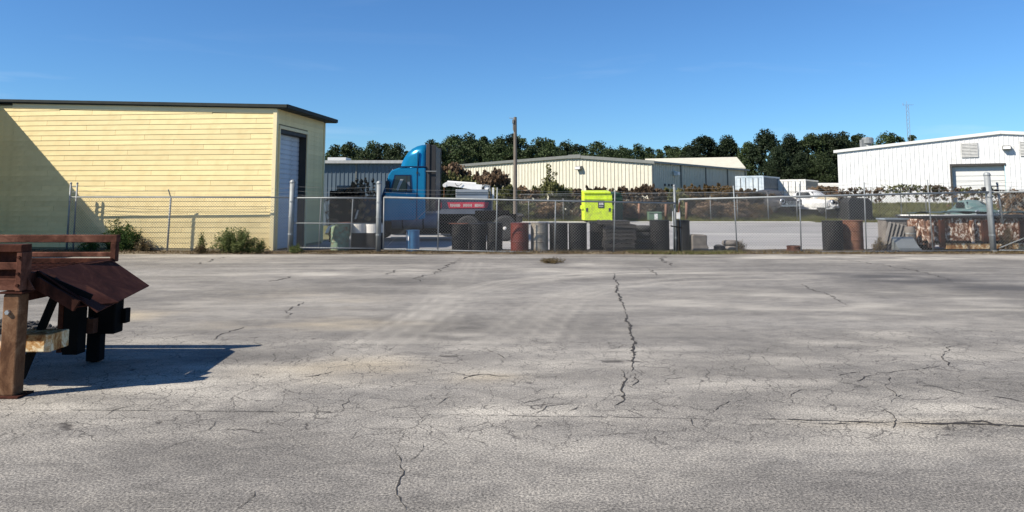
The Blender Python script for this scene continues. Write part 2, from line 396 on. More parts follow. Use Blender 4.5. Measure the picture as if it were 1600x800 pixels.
wob = .40+1.25*n2*(.6+.8*vnoise(x*.8, y*.8, .25, 44, 3))
for pts, wd, k in [([(330, 640), (470, 580), (560, 540), (640, 500), (700, 462), (780, 440), (880, 429), (980, 424), (1080, 423)], .16, .55),
                   ([(600, 540), (680, 490), (720, 462), (800, 444), (900, 432), (1000, 427), (1100, 427)], .16, .45),
                   ([(700, 560), (790, 520), (840, 480), (880, 458), (960, 443), (1060, 434), (1180, 430)], .18, .40),
                   ([(740, 590), (830, 540), (860, 500), (895, 468), (960, 450), (1060, 440), (1250, 436)], .18, .45),
                   ([(560, 560), (660, 500), (720, 440), (740, 410)], .20, .30), ([(480, 590), (600, 540), (690, 470), (720, 425)], .2, .25),
                   ([(960, 640), (870, 560), (800, 500), (740, 460)], .12, .18),
                   ([(760, 800), (980, 735), (1150, 700), (1600, 690)], .10, .25), ([(1040, 760), (1080, 720), (1160, 700)], .1, .2)]:
    for off, kk in ((-.27, .7), (-.09, 1.0), (.07, .6), (.22, .9), (.46, .45)):
        d = dist_poly([(p.x+off, p.y+off*.35) for p in G2(pts)]); pale = np.maximum(pale, .85*k*kk*np.exp(-(d/.065)**2)*wob)
# pale dusty patches and bands (pixel ellipses set on the ground)
def blob(u, v, ru, rv, p=1.6):
    c = grd(u, v); ex = abs(grd(u+ru, v).x-c.x); ey = abs(grd(u, v-rv).y-c.y)*.5+abs(grd(u, v+rv).y-c.y)*.5
    d = ((wx_-c.x)/ex)**2+((wy_-c.y)/ey)**2
    return np.exp(-(d**p)*.7)
for u, v, ru, rv, k in [(560, 425, 90, 8, .7), (300, 440, 90, 10, .5), (430, 470, 90, 12, .45), (700, 435, 50, 8, .35), (500, 512, 90, 8, .4), (690, 522, 34, 4, .8),
                        (560, 487, 70, 4, .6), (1180, 470, 200, 18, .4), (1350, 480, 160, 22, .4), (1500, 470, 130, 20, .35), (1440, 402, 180, 5, .85), (1200, 402, 90, 4, .7),
                        (900, 418, 120, 8, .45), (1000, 590, 190, 40, .38), (560, 600, 220, 34, .40), (1450, 620, 130, 22, .35), (300, 610, 160, 26, .36), (380, 645, 130, 10, .5),
                        (1250, 590, 180, 40, .25), (100, 630, 120, 12, .5), (1480, 655, 120, 5, .5), (330, 400, 130, 4, .8), (860, 640, 260, 10, .35), (620, 396, 160, 3, .8)]:
    pale = np.maximum(pale, k*blob(u, v, ru, rv, 1.0)*np.clip(2.6*n5-.75, 0, 1.2))
for u, v, ru, rv, k in [(490, 508, 100, 7, .7), (520, 577, 80, 14, .75), (215, 495, 40, 9, .9), (730, 592, 50, 7, .6), (560, 470, 60, 10, .25), (1480, 662, 140, 6, .35), (440, 460, 60, 8, .3)]:
    sand = np.maximum(sand, k*blob(u, v, ru, rv, 1.0)*np.clip(2.6*n5-.7, 0, 1))
for u, v, ru, rv, k in [(470, 535, 110, 20, .42), (400, 515, 90, 8, .45), (640, 560, 140, 30, .18), (800, 540, 120, 30, .22), (1440, 437, 80, 10, 1.3), (1560, 450, 70, 15, 1.3), (1330, 428, 50, 4, .55),
                        (1500, 444, 70, 6, .6), (1290, 620, 90, 26, .32), (1180, 735, 150, 30, .25), (1450, 740, 200, 40, .28), (150, 700, 200, 30, .15), (1170, 407, 50, 3, .85), (858, 411, 24, 4, .95),
                        (380, 560, 60, 9, .4), (1230, 520, 200, 30, .15), (610, 405, 60, 4, .35), (1570, 410, 60, 6, .5), (700, 690, 300, 30, .10), (560, 445, 90, 5, .3), (1360, 580, 120, 14, .2), (1020, 412, 40, 4, .5)]:
    stain = np.maximum(stain, k*blob(u, v, ru, rv, 1.0)*np.clip(2.4*n6-.5, 0, 1.2))
# streaks that run with the old paving lanes
streak = vnoise(wx_*.16, wy_*.9+.1*y, .55, 9, 5); pale += .24*np.clip((streak-.55)*4, 0, 1)*smooth((y-7)/9); stain += .30*np.clip((.42-streak)*4, 0, 1)*smooth((y-7)/9)
dx = vnoise(x*.5+y*.45, y*.5-x*.2, .8, 12, 4); stain += .22*np.clip((dx-.5)*3, 0, 1)*(y < 7.5)
tr = smooth((y-4.9)/.8)*(1-smooth((y-8.6+1.4*(n1-.5)*3)/1.2))
craze = np.clip(tr*(.65+.9*n1), 0, 1)+.25*np.clip((n1-.5)*3, 0, 1)*(y < 5.6)+.35*np.exp(-((x+5.5)/2.5)**2-((y-14)/3.5)**2)
pale += tr*(.05+.30*np.clip((n5-.42)*3, 0, 1)); pale += .20*np.clip((n5-.55)*5, 0, 1); stain += .12*np.clip((n6-.55)*5, 0, 1)
me = np_mesh('front_pavement', V, Q, 'pavement')
grain = .40+.60*smooth((10-y)/6)
for nm, a in (('pale', pale), ('sand', sand), ('stain', stain), ('craze', craze), ('grain', grain)):
    at_ = me.attributes.new(nm, 'FLOAT', 'POINT'); at_.data.foreach_set('value', np.clip(a, 0, 1).astype(np.float32))
pave = struct(obj('pavement', me, None))
# cracks wide enough to see one by one
def crack(pix, w0, w1=None, jit=.05, seed=0):
    rr = random.Random(seed); P = [p.xy for p in G2(pix)]; w1 = w0 if w1 is None else w1; out = []
    for a, b_ in zip(P[:-1], P[1:]):
        k = max(2, int((b_-a).length/.05))
        for i in range(k): out.append(a.lerp(b_, i/k))
    out.append(P[-1]); q = []; ox = oy = 0
    for i, p in enumerate(out):
        ox = ox*.75+rr.uniform(-1, 1)*jit*.5; oy = oy*.75+rr.uniform(-1, 1)*jit*.5
        q.append(p+Vector((ox, oy)))
    mb = MB(); vs = []; n_ = len(q)
    for i, p in enumerate(q):
        d = (q[min(i+1, n_-1)]-q[max(i-1, 0)]); d = d.normalized() if d.length > 1e-6 else Vector((1, 0)); nn = Vector((-d.y, d.x))
        t = i/(n_-1); ww = .62*(w0+(w1-w0)*t)*rr.uniform(.15, 1.7)*min(1, 4*t+.1, 4*(1-t)+.1)/2
        vs += [(p.x+nn.x*ww, p.y+nn.y*ww, .004), (p.x-nn.x*ww, p.y-nn.y*ww, .004)]
    mb.add(vs, [(2*i, 2*i+1, 2*i+3, 2*i+2) for i in range(n_-1)])
    return obj('crack', mb, 'crack_dark', pave)
CR = [([(958, 426), (964, 452), (977, 487)], .035, .06, .05), ([(977, 487), (985, 518), (991, 553), (993, 583)], .055, .035, .04), ([(971, 577), (975, 601), (969, 627), (958, 640)], .02, .03, .05),
      ([(993, 583), (996, 595), (985, 604)], .015, .015, .03), ([(620, 700), (627, 725), (631, 737), (615, 762), (627, 800)], .012, .016, .03), ([(632, 725), (655, 710), (660, 690)], .006, .006, .03),
      ([(395, 766), (399, 775), (380, 792), (365, 800)], .006, .006, .02), ([(1510, 537), (1482, 543), (1471, 558), (1482, 570), (1500, 580)], .016, .022, .04),
      ([(1482, 569), (1442, 577), (1390, 583), (1375, 583), (1340, 597), (1310, 603)], .02, .014, .04), ([(1390, 583), (1392, 593), (1383, 603), (1397, 611), (1416, 628)], .016, .010, .05),
      ([(1425, 601), (1464, 605), (1506, 617)], .014, .014, .04), ([(1534, 618), (1570, 622), (1610, 630)], .014, .016, .04), ([(1302, 589), (1333, 583), (1368, 582)], .014, .010, .04),
      ([(1119, 642), (1128, 634), (1140, 626)], .02, .012, .03), ([(1280, 401), (1337, 408), (1416, 420), (1464, 431), (1500, 442)], .05, .03, .12), ([(1241, 442), (1294, 462), (1333, 480)], .03, .02, .10),
      ([(725, 402), (690, 421), (640, 441), (590, 447)], .05, .03, .14), ([(1035, 400), (1040, 410), (1052, 417)], .06, .05, .14), ([(1015, 420), (1030, 431)], .04, .03, .1), ([(330, 532), (360, 520), (375, 512)], .03, .03, .08),
      ([(440, 500), (455, 488), (470, 470)], .03, .03, .1), ([(300, 415), (340, 404), (360, 400)], .05, .05, .15), ([(420, 440), (450, 432)], .07, .05, .12), ([(600, 430), (625, 420)], .04, .03, .1),
      ([(720, 594), (760, 588), (795, 591)], .03, .03, .08), ([(470, 590), (510, 585), (530, 580)], .025, .02, .06), ([(760, 545), (790, 562)], .02, .014, .02), ([(530, 641), (545, 622), (560, 612)], .012, .01, .05),
      ([(300, 676), (330, 672), (350, 655)], .008, .006, .04), ([(560, 705), (585, 690), (640, 683)], .005, .004, .03), ([(250, 705), (290, 690), (320, 685)], .006, .005, .03),
      ([(1080, 650), (1090, 668), (1100, 672)], .012, .01, .03), ([(880, 652), (900, 640), (905, 626)], .01, .01, .04), ([(830, 650), (850, 636), (880, 632)], .01, .01, .04), ([(1380, 640), (1395, 655), (1398, 672)], .018, .012, .04),
      ([(1390, 632), (1405, 622), (1412, 612)], .012, .01, .04), ([(1230, 626), (1250, 612), (1280, 606)], .01, .008, .04), ([(670, 640), (690, 625), (705, 618)], .01, .01, .04), ([(150, 655), (180, 640), (215, 632)], .010, .01, .04)]
for i, (p, a, b_, j) in enumerate(CR): crack(p, a, b_, j, i)
crack([(-60, 640), (230, 642), (450, 644), (640, 647)], .010, .010, .008, 90); crack([(640, 647), (800, 650), (1000, 653), (1150, 655)], .008, .012, .008, 91)
crack([(1150, 655), (1250, 657), (1330, 659), (1400, 660)], .012, .035, .02, 92); crack([(1400, 660), (1480, 661), (1540, 663), (1640, 667)], .04, .06, .03, 93)
crack([(1240, 658), (1290, 663), (1340, 662)], .02, .02, .03, 94); crack([(1490, 660), (1530, 655), (1560, 664)], .03, .06, .05, 95)

# yard behind the fence: concrete apron with a brighter strip, soil under the fence
V, Q = grid(np.linspace(-7.5, 46, 60), np.linspace(24.3, 52.6, 40), lambda X, Y: 0*X); struct(obj('yard_pavement', np_mesh('yard_pavement', V, Q, 'yard_concrete'), None))
groundmat('pale_kerb', [(.40, .385, .35), (.46, .44, .40), (.52, .5, .46)], 1.5, 30, .9, .1)
mb = MB(); mb.box(-9, 21.5, 52.6, 53.7, -.1, .05); struct(obj('yard_kerb', mb, 'pale_kerb'))
ys = np.linspace(EDGE-.25, 24.6, 16); xs = np.linspace(-24, 26, 380)
def soilz(X, Y):
    e = vnoise(X, Y*0, .8, 8)*.35; t = np.clip((Y-(EDGE-.22+e*.9))/.18, 0, 1)
    return -.02+.045*smooth(t)+.05*(vnoise(X, Y, .4, 6)-.4)*smooth(t)
V, Q = grid(xs, ys, soilz); struct(obj('soil_strip', np_mesh('soil_strip', V, Q, 'soil'), None))

# ================================================================== YELLOW SHED
yb = thing('yellow_shed', 'yellow lap sided shed with dark flat roof and roll up door', 'building', (-7.62, 23.7, 0), R(-6))
LX, DEP = -9.9, 4.42                      # front wall runs from x=0 to LX, side wall from y=0 to DEP
RT = lambda xx: 4.60+.30*(-xx)/9.6        # underside of the roof
mb = MB(); mb.prism([(0-.03, 0), (0-.03, 4.56), (LX, RT(LX)-.04), (LX, 0)], .03, .18); obj('wall', mb, 'soffit', yb)
mb = MB(); mb.box(-.18, -.03, .18, .30, 0, 4.56).box(-.18, -.03, 2.62, DEP-.03, 0, 4.56).box(-.18, -.03, .30, 2.62, 3.98, 4.56); obj('wall', mb, 'soffit', yb)
mb = MB(); mb.box(LX, -.03, DEP-.18, DEP-.03, 0, 4.5); obj('wall', mb, 'soffit', yb)
rows, pitch = 28, .168
def board_mesh(length, h=pitch):
    q = MB(); q.prism([(0, 0), (-.016, 0), (-.003, h+.012), (0, h+.012)], 0, length, 'x'); me_ = q.mesh('siding_board'); me_.materials.append(M['yellow_paint']); return me_
cache = {}
def board(xa, xb, z, side=False):
    ln = round(xb-xa, 2)
    if ln < .08: return
    if ln not in cache: cache[ln] = board_mesh(ln-.008)
    o = bpy.data.objects.new('siding_board', cache[ln]); COL.objects.link(o); o.parent = yb
    if side: o.location = (-.03+.002, xa, z); o.rotation_euler = (0, 0, R(90))
    else: o.location = (xa+.002, .03, z); o.rotation_euler = (0, 0, 0)
    o.rotation_euler.y += R(random.uniform(-.10, .10)) if not side else 0
rb = random.Random(3)
for k in range(rows+1):
    z = .10+k*pitch
    xr = -.12
    lim = -9.6*(z+pitch+.03-4.60)/.30          # left of this the row fits under the roof
    if z+pitch+.03 > 4.60: xr = min(xr, lim-.1)
    if xr < LX+.5: continue
    joints = []; off = (k*1.03+.4*(k//6)) % 3.66
    q = -off
    while q > LX: 
        if q < xr-.15: joints.append(q)
        q -= 3.66
    e = [xr]+joints+[LX]
    for a, b_ in zip(e[:-1], e[1:]): board(round(b_, 2), round(a, 2), z)
    if k < 27:                                   # short side in shade
        if z+pitch < 4.06:
            board(.10, .26, z, True); board(2.72, DEP-.10, z, True)
        elif z < 4.06: board(2.72, DEP-.1, z, True); board(.10, .26, z, True)
        else: board(.10, DEP-.1, z, True)
mb = MB(); mb.box(-.115, .012, -.012, .03, .05, 4.57).box(-.03, .012, .03, .10, .05, 4.57); obj('corner_trim', mb, 'yellow_trim', yb)
mb = MB(); mb.box(-.03, .012, DEP-.10, DEP, .05, 4.57); obj('corner_trim', mb, 'yellow_trim', yb)
mb = MB(); mb.prism([(-.0, 4.60), (-.0, 4.44), (LX+.6, RT(LX+.6)-.15), (LX+.6, RT(LX+.6))], .004, .028); obj('frieze_board', mb, 'yellow_trim', yb)
mb = MB(); mb.prism([(.34, 4.59), (.34, 4.70), (LX-3.6, RT(LX-3.6)+.11), (LX-3.6, RT(LX-3.6))], -.07, DEP+.3); rf = obj('roof', mb, 'roof_metal', yb)
mb = MB(); mb.prism([(.37, 4.62), (.37, 4.72), (LX-3.6, RT(LX-3.6)+.13), (LX-3.6, RT(LX-3.6)+.05)], -.115, -.075); obj('fascia', mb, 'roof_metal', rf)
mb = MB(); mb.box(.345, .39, -.07, DEP+.3, 4.61, 4.73); obj('fascia', mb, 'roof_metal', rf)
mb = MB(); mb.box(-.10, .02, .24, .30, 0, 4.02).box(-.10, .02, 2.62, 2.70, 0, 4.02).box(-.10, .021, .24, 2.70, 3.98, 4.08); obj('door_trim', mb, 'yellow_trim', yb)
mb = MB(); mb.box(-.32, -.02, 2.585, 2.615, 0, 3.97).box(-.32, -.02, .305, .335, 0, 3.97).box(-.32, -.02, .34, 2.58, 3.86, 3.975); obj('door_jamb', mb, 'door_frame_dark', yb)
dr = MB(); dr.box(-.32, -.29, .34, 2.58, .02, 3.86); dd = obj('roll_up_door', dr, 'door_white', yb)
sl = MB(); sl.prism([(0, 0), (.018, .02), (.018, .14), (0, .165)], .345, 2.575); 
slm = sl.mesh('door_slat'); slm.materials.append(M['door_white'])
for k in range(23):
    o = bpy.data.objects.new('door_slat', slm); COL.objects.link(o); o.parent = dd; o.location = (-.289, 0, .03+k*.1665)
# wing at the left end, outside the picture: its eave throws the slanting shade on the front wall
mb = MB(); mb.box(LX-3.2, LX-.12, -6.0, DEP-.2, 0, 4.86); obj('wing_wall', mb, 'yellow_paint', yb)
mb = MB(); mb.box(LX-3.5, LX-.02, -6.3, -.12, 4.87, 5.02); obj('wing_roof', mb, 'roof_metal', yb)

# ================================================================== METAL BUILDINGS
def ribbed(name, parent, mat, w_, hfun, pitch, depth=.03, sgn=-1, skip=()):
    """sheet from x=0..w_ at y=0 with raised ribs, top follows hfun(x); skip: (x0,x1,ztop) openings"""
    mb = MB(); X = [0]; k = 0
    nx = max(1, int(round(w_/pitch))); p = w_/nx
    for k in range(nx):
        xa = k*p
        for (a, b_, d) in ((xa, xa+p*.86, 0), (xa+p*.86, xa+p, depth)):
            zt0, zt1 = hfun(a), hfun(b_); z0 = 0
            for (sx0, sx1, st) in skip:
                if a >= sx0-.01 and b_ <= sx1+.01: z0 = st
            mb.prism([(a, z0), (b_, z0), (b_, zt1), (a, zt0)], sgn*d, -sgn*.06)
    return obj(name, mb, mat, parent)
# white gable building, right
WA = R(30); WC, WS = math.cos(WA), math.sin(WA); WD0 = 66.0; WX0 = (1309-800)/F*WD0
WB = at(1309, 319, WD0); wb = thing('white_metal_building', 'white ribbed metal building with louvered vents and wide roll up door', 'building', (WX0, WD0, WB.z-.1), -WA)
def wt(u): k = (u-800)/F; return (k*WD0-WX0)/(WC+WS*k)
def wz(u, v): return at(u, v, WD0-WS*wt(u)).z-wb.location.z
hL, hR, xR = wz(1309, 238), wz(1566, 209), wt(1566)
hf = lambda q: hL+(hR-hL)*q/xR if q < xR else hR-(hR-hL)*(q-xR)/xR
W2 = 2*xR
dx0, dx1, dz = wt(1488), wt(1567), wz(1500, 258)
pt = W2/round(W2/.335); dx0 = round(dx0/pt)*pt; dx1 = round(dx1/pt)*pt
ribbed('wall', wb, 'wall_white', W2, hf, .335, .03, -1, [(dx0, dx1, dz)])
mb = MB(); mb.box(.0, .12, .07, 26, 0, hL); obj('wall', mb, 'wall_white', wb)
mb = MB(); mb.prism([(-.25, hL-.02), (-.25, hL+.14), (xR, hR+.20), (W2+.25, hL+.14), (W2+.25, hL-.02), (xR, hR+.02)], -.10, 26); rf = obj('roof', mb, 'trim_white', wb)
mb = MB(); mb.prism([(-.30, hL-.06), (-.30, hL+.18), (xR, hR+.24), (xR, hR-.02)], -.17, -.11); obj('fascia', mb, 'trim_white', rf)
mb = MB(); mb.prism([(xR+.005, hR-.02), (xR+.005, hR+.24), (W2+.30, hL+.18), (W2+.30, hL-.06)], -.17, -.11); obj('fascia', mb, 'trim_white', rf)
mb = MB(); mb.box(dx0+.02, dx1-.02, .35, .40, 0, dz-.05); dd = obj('roll_up_door', mb, 'trim_white', wb)
for k in range(8):
    mb = MB(); hp = (dz-.1)/8; mb.prism([(dx0+.03, k*hp+.03), (dx1-.03, k*hp+.03), (dx1-.03, (k+1)*hp-.02), (dx0+.03, (k+1)*hp-.02)], .31, .352); obj('door_panel', mb, 'trim_white', dd)
mb = MB(); mb.box(dx0-.14, dx0+.01, -.07, .34, 0, dz).box(dx0-.14, dx1+.05, -.072, .34, dz-.10, dz+.10); obj('door_frame', mb, 'door_frame_dark', wb)
def louver(parent, cx, cz, ww, hh_):
    mb = MB(); mb.box(cx-ww/2, cx+ww/2, -.05, -.04, cz-hh_/2, cz+hh_/2).box(cx-ww/2-.05, cx-ww/2, -.09, -.04, cz-hh_/2, cz+hh_/2).box(cx+ww/2, cx+ww/2+.05, -.09, -.04, cz-hh_/2, cz+hh_/2).box(cx-.025, cx+.025, -.088, -.05, cz-hh_/2, cz+hh_/2)
    l = obj('louver_vent', mb, 'louver_grey', parent)
    for k in range(10):
        z = cz-hh_/2+hh_*(k+.5)/10; q = MB(); q.prism([(-.105, z-.05), (-.055, z+.04), (-.055, z+.055), (-.105, z-.035)], cx-ww/2+.005, cx+ww/2-.005, 'x'); obj('louver_slat', q, 'louver_grey', l)
lw = wt(1528)-wt(1504); lh = wz(1516, 223)-wz(1516, 246)
louver(wb, wt(1516), wz(1516, 234.5), lw, lh); louver(wb, wt(1609), wz(1609, 232), lw, lh)
def flood(parent, x, z, y=-.04):
    mb = MB(); mb.prism([(y, z-.18), (y-.45, z-.14), (y-.42, z+.12), (y, z+.2)], x-.3, x+.3, 'x'); o = obj('wall_lamp', mb, 'lamp_grey', parent, bev=.03)
    mb = MB(); mb.prism([(y-.46, z-.10), (y-.45, z-.12), (y-.43, z+.07), (y-.44, z+.08)], x-.24, x+.24, 'x'); obj('lens', mb, 'white_clean', o)
flood(wb, wt(1574), wz(1574, 231))
q = at(1356, 229, 65.5)
tv = thing('roof_vent', 'galvanized round ventilator standing on the white roof edge', 'roof vent', (q.x, q.y, q.z-.25))
mb = MB(); mb.lathe([(.30, 0), (.30, .5)], 14); obj('neck', mb, 'galv', tv, True)
mb = MB(); mb.lathe([(.30, .5), (.48, .55), (.50, .95), (.40, 1.05), (.02, 1.1)], 14); obj('cap', mb, 'galv', tv)
mb = MB(); mb.box(-.62, -.2, -.2, .2, .0, .85); obj('duct', mb, 'galv_dull', tv)
# antenna mast
q = at(1420, 225, 96); am = thing('antenna_mast', 'thin lattice antenna mast rising behind the white building', 'antenna mast', (q.x, 96, tz(q.x, 96)))
top = at(1415, 164, 96).z-am.location.z
for (a, b_) in ((-.22, -.13), (.22, -.13), (0, .25)):
    mb = MB(); mb.tube((a, b_, 0), (a*.8, b_*.8, top), .022, 5); obj('mast_leg', mb, 'galv', am)
mb = MB(); N = int(top/.55)
cs = [(-.22, -.13), (.22, -.13), (0, .25)]
for k in range(N):
    for i in range(3):
        a, b_ = cs[i], cs[(i+1) % 3]; f0, f1 = 1-.2*k/N, 1-.2*(k+1)/N; mb.tube((a[0]*f0, a[1]*f0, top*k/N), (b_[0]*f1, b_[1]*f1, top*(k+1)/N), .013, 4, caps=False)
obj('lattice', mb, 'galv', am)
mb = MB(); mb.tube((-.5, 0, top), (.9, 0, top+.02), .02, 5).tube((-.5, 0, top-.1), (-.5, 0, top+.3), .03, 5).tube((0, 0, top), (0, 0, top+.5), .02, 5); obj('aerial', mb, 'galv', am)
# cream gable building, centre
A0 = Vector((11.75, 62.0)); dirL = Vector((-.794, .606)); yaw = math.atan2(-dirL.y, -dirL.x)
cb = thing('cream_metal_building', 'long cream ribbed metal building with grey eaves behind the hedge', 'building', (A0.x+dirL.x*21.5, A0.y+dirL.y*21.5, .4), yaw)
hR2, hA, hL2 = at(1017, 254, 62).z-.4, 5.42-.4, 5.0-.4
hf = lambda q: hL2+(hA-hL2)*q/13.9 if q < 13.9 else hA+(hR2-hA)*(q-13.9)/7.6
ribbed('wall', cb, 'wall_cream', 21.5, hf, .36, .05)
mb = MB(); LEN = 22.4
nx = 62
for k in range(nx):
    a = k*LEN/nx; p = LEN/nx; mb.box(21.40, 21.50, .07+a, .07+a+p*.8, 0, hR2).box(21.40, 21.525, .07+a+p*.8, .07+a+p, 0, hR2)
obj('wall', mb, 'wall_cream', cb)
for a in (5.6, 11.2, 16.8, 21.9): 
    mb = MB(); mb.box(21.53, 21.60, a, a+.16, 0, hR2-.05); obj('downspout', mb, 'trim_grey', cb)
mb = MB(); mb.box(21.46, 21.56, -.045, .07, 0, hR2); obj('corner_trim', mb, 'trim_grey', cb)
mb = MB(); mb.prism([(-.3, hL2-.03), (-.3, hL2+.10), (13.9, hA+.16), (21.8, hR2+.12), (21.8, hR2-.05), (13.9, hA)], -.14, LEN+.3); rf = obj('roof', mb, 'trim_grey', cb)
mb = MB(); mb.prism([(-.34, hL2-.12), (-.34, hL2+.13), (13.9, hA+.19), (13.9, hA-.08)], -.22, -.15); obj('fascia', mb, 'trim_grey', rf)
mb = MB(); mb.prism([(13.905, hA-.08), (13.905, hA+.19), (21.84, hR2+.15), (21.84, hR2-.12)], -.22, -.15); obj('fascia', mb, 'trim_grey', rf)
mb = MB(); mb.box(13.3, 14.6, -.24, -.225, hA-.12, hA+.22); obj('ridge_plate', mb, 'trim_grey', rf)
flood(cb, 12.4+2.0, hA-1.0)
fl = MB(); fl.prism([(21.6, hR2-1.0), (22.0, hR2-.95), (22.0, hR2-.7), (21.6, hR2-.6)], 4.0, 4.45); obj('wall_lamp', fl, 'white_clean', cb)
for a in (2.2, 3.0, 3.6, 9.6):
    mb = MB(); mb.box(21.53, 21.56, a, a+.3, hR2-1.95, hR2-1.75); obj('wall_box', mb, 'black_trim', cb)
# second shed behind it
q = at(1020, 262, 84.5); q2 = at(1165, 262, 84.5)
sb = thing('pale_metal_shed', 'pale cream shed roof showing behind the cream building eaves', 'building', (q.x, 84.5, .8), 0)
ww = q2.x-q.x; h1, h2 = at(1164, 262.5, 84.5).z-.8, at(1164, 249, 84.5).z-.8
mb = MB(); mb.box(0, ww-.15, .1, 9, 0, h1-.02); obj('wall', mb, 'wall_cream', sb)
mb = MB(); mb.add([(-.3, 0, h1-.1), (ww, 0, h1-.1), (ww, 3.2, h2+.35), (-.3, 3.2, h2+.15), (-.3, 0, h1+.05), (ww, 0, h1+.05), (ww, 3.2, h2+.45), (-.3, 3.2, h2+.25), ], [(0, 1, 2, 3), (4, 5, 6, 7), (0, 1, 5, 4), (1, 2, 6, 5), (2, 3, 7, 6), (3, 0, 4, 7)]); obj('roof', mb, 'wall_cream', sb)
# blue grey shed, left
q = at(480, 252, 47); q2 = at(660, 254, 47)
bs = thing('grey_metal_shed', 'blue grey ribbed metal shed with pale eaves behind the blue truck', 'building', (q.x, 47, 0), 0)
ww = q2.x-q.x; hh_ = at(560, 254, 47).z
ribbed('wall', bs, 'wall_bluegrey', ww, lambda q_: hh_, .26, .03)
mb = MB(); mb.box(ww*.42, ww*.42+.1, -.05, -.035, 0, hh_); obj('panel_seam', mb, 'trim_grey', bs)
mb = MB(); mb.prism([(-.25, hh_-.03), (-.25, hh_+.10), (10, hh_+.55), (10, hh_+.4)], -.2, ww+.3, 'x'); rf = obj('roof', mb, 'louver_grey', bs)
mb = MB(); mb.box(-.2, ww+.3, -.31, -.255, hh_-.06, hh_+.13); obj('gutter', mb, 'louver_grey', rf)
mb = MB(); mb.box(.9, 2.1, 1.6, 3.2, hh_+.20, hh_+.42); obj('roof_hatch', mb, 'trim_white', rf)

# ================================================================== TREES
def tube_path(mb, pts, r0, r1, n=6):
    for i in range(len(pts)-1):
        t0, t1 = i/(len(pts)-1), (i+1)/(len(pts)-1); mb.tube(pts[i], pts[i+1], r0+(r1-r0)*t0, n, r0+(r1-r0)*t1, caps=False)
def pine(seed, H, Rr, base=.3, round_=False, mat='pine_needles', per=105, clumps=54):
    rng = np.random.default_rng(seed); C = []; RD = []; mb = MB()
    lean = rng.normal(size=2)*.25
    sp = [(lean[0]*t*t, lean[1]*t*t, H*t*.96) for t in np.linspace(0, 1, 7)]; tube_path(mb, sp, .2, .04)
    for i in range(clumps):
        t = base+(1-base)*(i+rng.random())/clumps; a = rng.random()*6.283
        tt = (t-base)/(1-base)
        prof = (math.sin(math.pi*min(1, .16+tt*.84))**.62) if round_ else (1-tt**1.7)**.8*(.65+.5*min(1, tt*4))
        rr = Rr*prof*(.35+.75*rng.random()**.6)
        c = (lean[0]*t*t+rr*math.cos(a), lean[1]*t*t+rr*math.sin(a), H*t+rng.normal()*.15)
        C.append(c); q = (.55+.55*rng.random())*Rr*.42; RD.append((q, q, q*(.55+.25*rng.random())))
        mb.tube((lean[0]*t*t, lean[1]*t*t, H*t-.5*rr*.5-.2), c, .045, 4, .012, caps=False)
    C.append((lean[0], lean[1], H*.985)); RD.append((Rr*.16, Rr*.16, H*.03))
    return mb.mesh('trunk'), leaf_cloud('crown', mat, rng, np.array(C), np.array(RD), per, .19, 1.1, .25)
PV = [pine(1, 12, 2.9, .42, False, 'pine_needles', 95, 34), pine(2, 12, 2.3, .30, False, 'pine_needles', 95, 32), pine(3, 12, 3.1, .45, True, 'pine_needles', 95, 36), pine(4, 12, 2.6, .36, False, 'pine_dark', 95, 34), pine(5, 12, 3.2, .50, True, 'pine_needles', 95, 30), pine(6, 12, 2.0, .25, False, 'pine_needles', 95, 30)]
PB = [pine(21, 12, 4.0, .10, True, 'pine_dark', 150, 95), pine(22, 12, 3.6, .06, False, 'pine_dark', 150, 95), pine(23, 12, 3.9, .12, True, 'pine_needles', 150, 90)]
for t_, c_ in PV+PB: t_.materials.append(M['bark'])
def tree(var, u, vtop, D, label, group, wscale=1.0, rz=None):
    tm, cm = var; p = at(u, 300, D); base = float(tz(p.x, D)); H = at(u, vtop, D).z-base
    t = thing('pine_tree', label, 'tree', (p.x, D, base), random.uniform(0, 6.28) if rz is None else rz, group); s = H/12.0
    t.scale = (s*wscale, s*wscale, s)
    for nm, mm in (('trunk', tm), ('crown', cm)):
        o = bpy.data.objects.new(nm, mm); COL.objects.link(o); o.parent = t
    return t
rt = random.Random(8)
# far line behind the centre: rows of pines, tops follow the photograph's tree line
def topline(u):
    pts = [(500, 238), (530, 232), (560, 228), (590, 231), (620, 234), (650, 232), (690, 217), (720, 221), (745, 214), (765, 222), (800, 220), (830, 222), (870, 222), (900, 229), (920, 236), (935, 230), (970, 228), (1010, 232), (1060, 232), (1090, 228), (1500, 226)]
    for (a, b_), (c, d) in zip(pts[:-1], pts[1:]):
        if a <= u <= c: return b_+(d-b_)*(u-a)/(c-a)
    return 236
for u in np.arange(516, 640, 10.5): tree(PV[rt.randrange(6)], u+rt.uniform(-3, 3), topline(u)+rt.uniform(-5, 10), 118+rt.uniform(-5, 8), 'dark pine in the row above the grey shed roof, left of the blue truck', 'pines above the grey shed', 1.05)
for u in np.arange(672, 1082, 10.5): tree(PV[rt.randrange(6)], u+rt.uniform(-3, 3), topline(u)+rt.uniform(-6, 11), 128+rt.uniform(-6, 9), 'dark pine in the far row above the cream building roof', 'pines behind the cream building', 1.0)
for u in np.arange(678, 1090, 17): tree(PV[rt.randrange(6)], u+rt.uniform(-4, 4), topline(u)+rt.uniform(8, 16), 116+rt.uniform(-3, 3), 'lower dark pine in front of the far pine row behind the cream building', 'front pines behind the cream building', 1.15)
for u in (1338, 1322, 1350): tree(PV[rt.randrange(6)], u, 213+rt.uniform(-1, 5), 118, 'dark pine showing above the left roof edge of the white building', 'pines above the white roof', 1.1)
for u in (1388, 1400, 1412, 1425): tree(PV[rt.randrange(6)], u, 213+rt.uniform(-2, 3), 124, 'dark pine crown showing by the antenna mast above the white roof', 'pines by the antenna mast', .9)
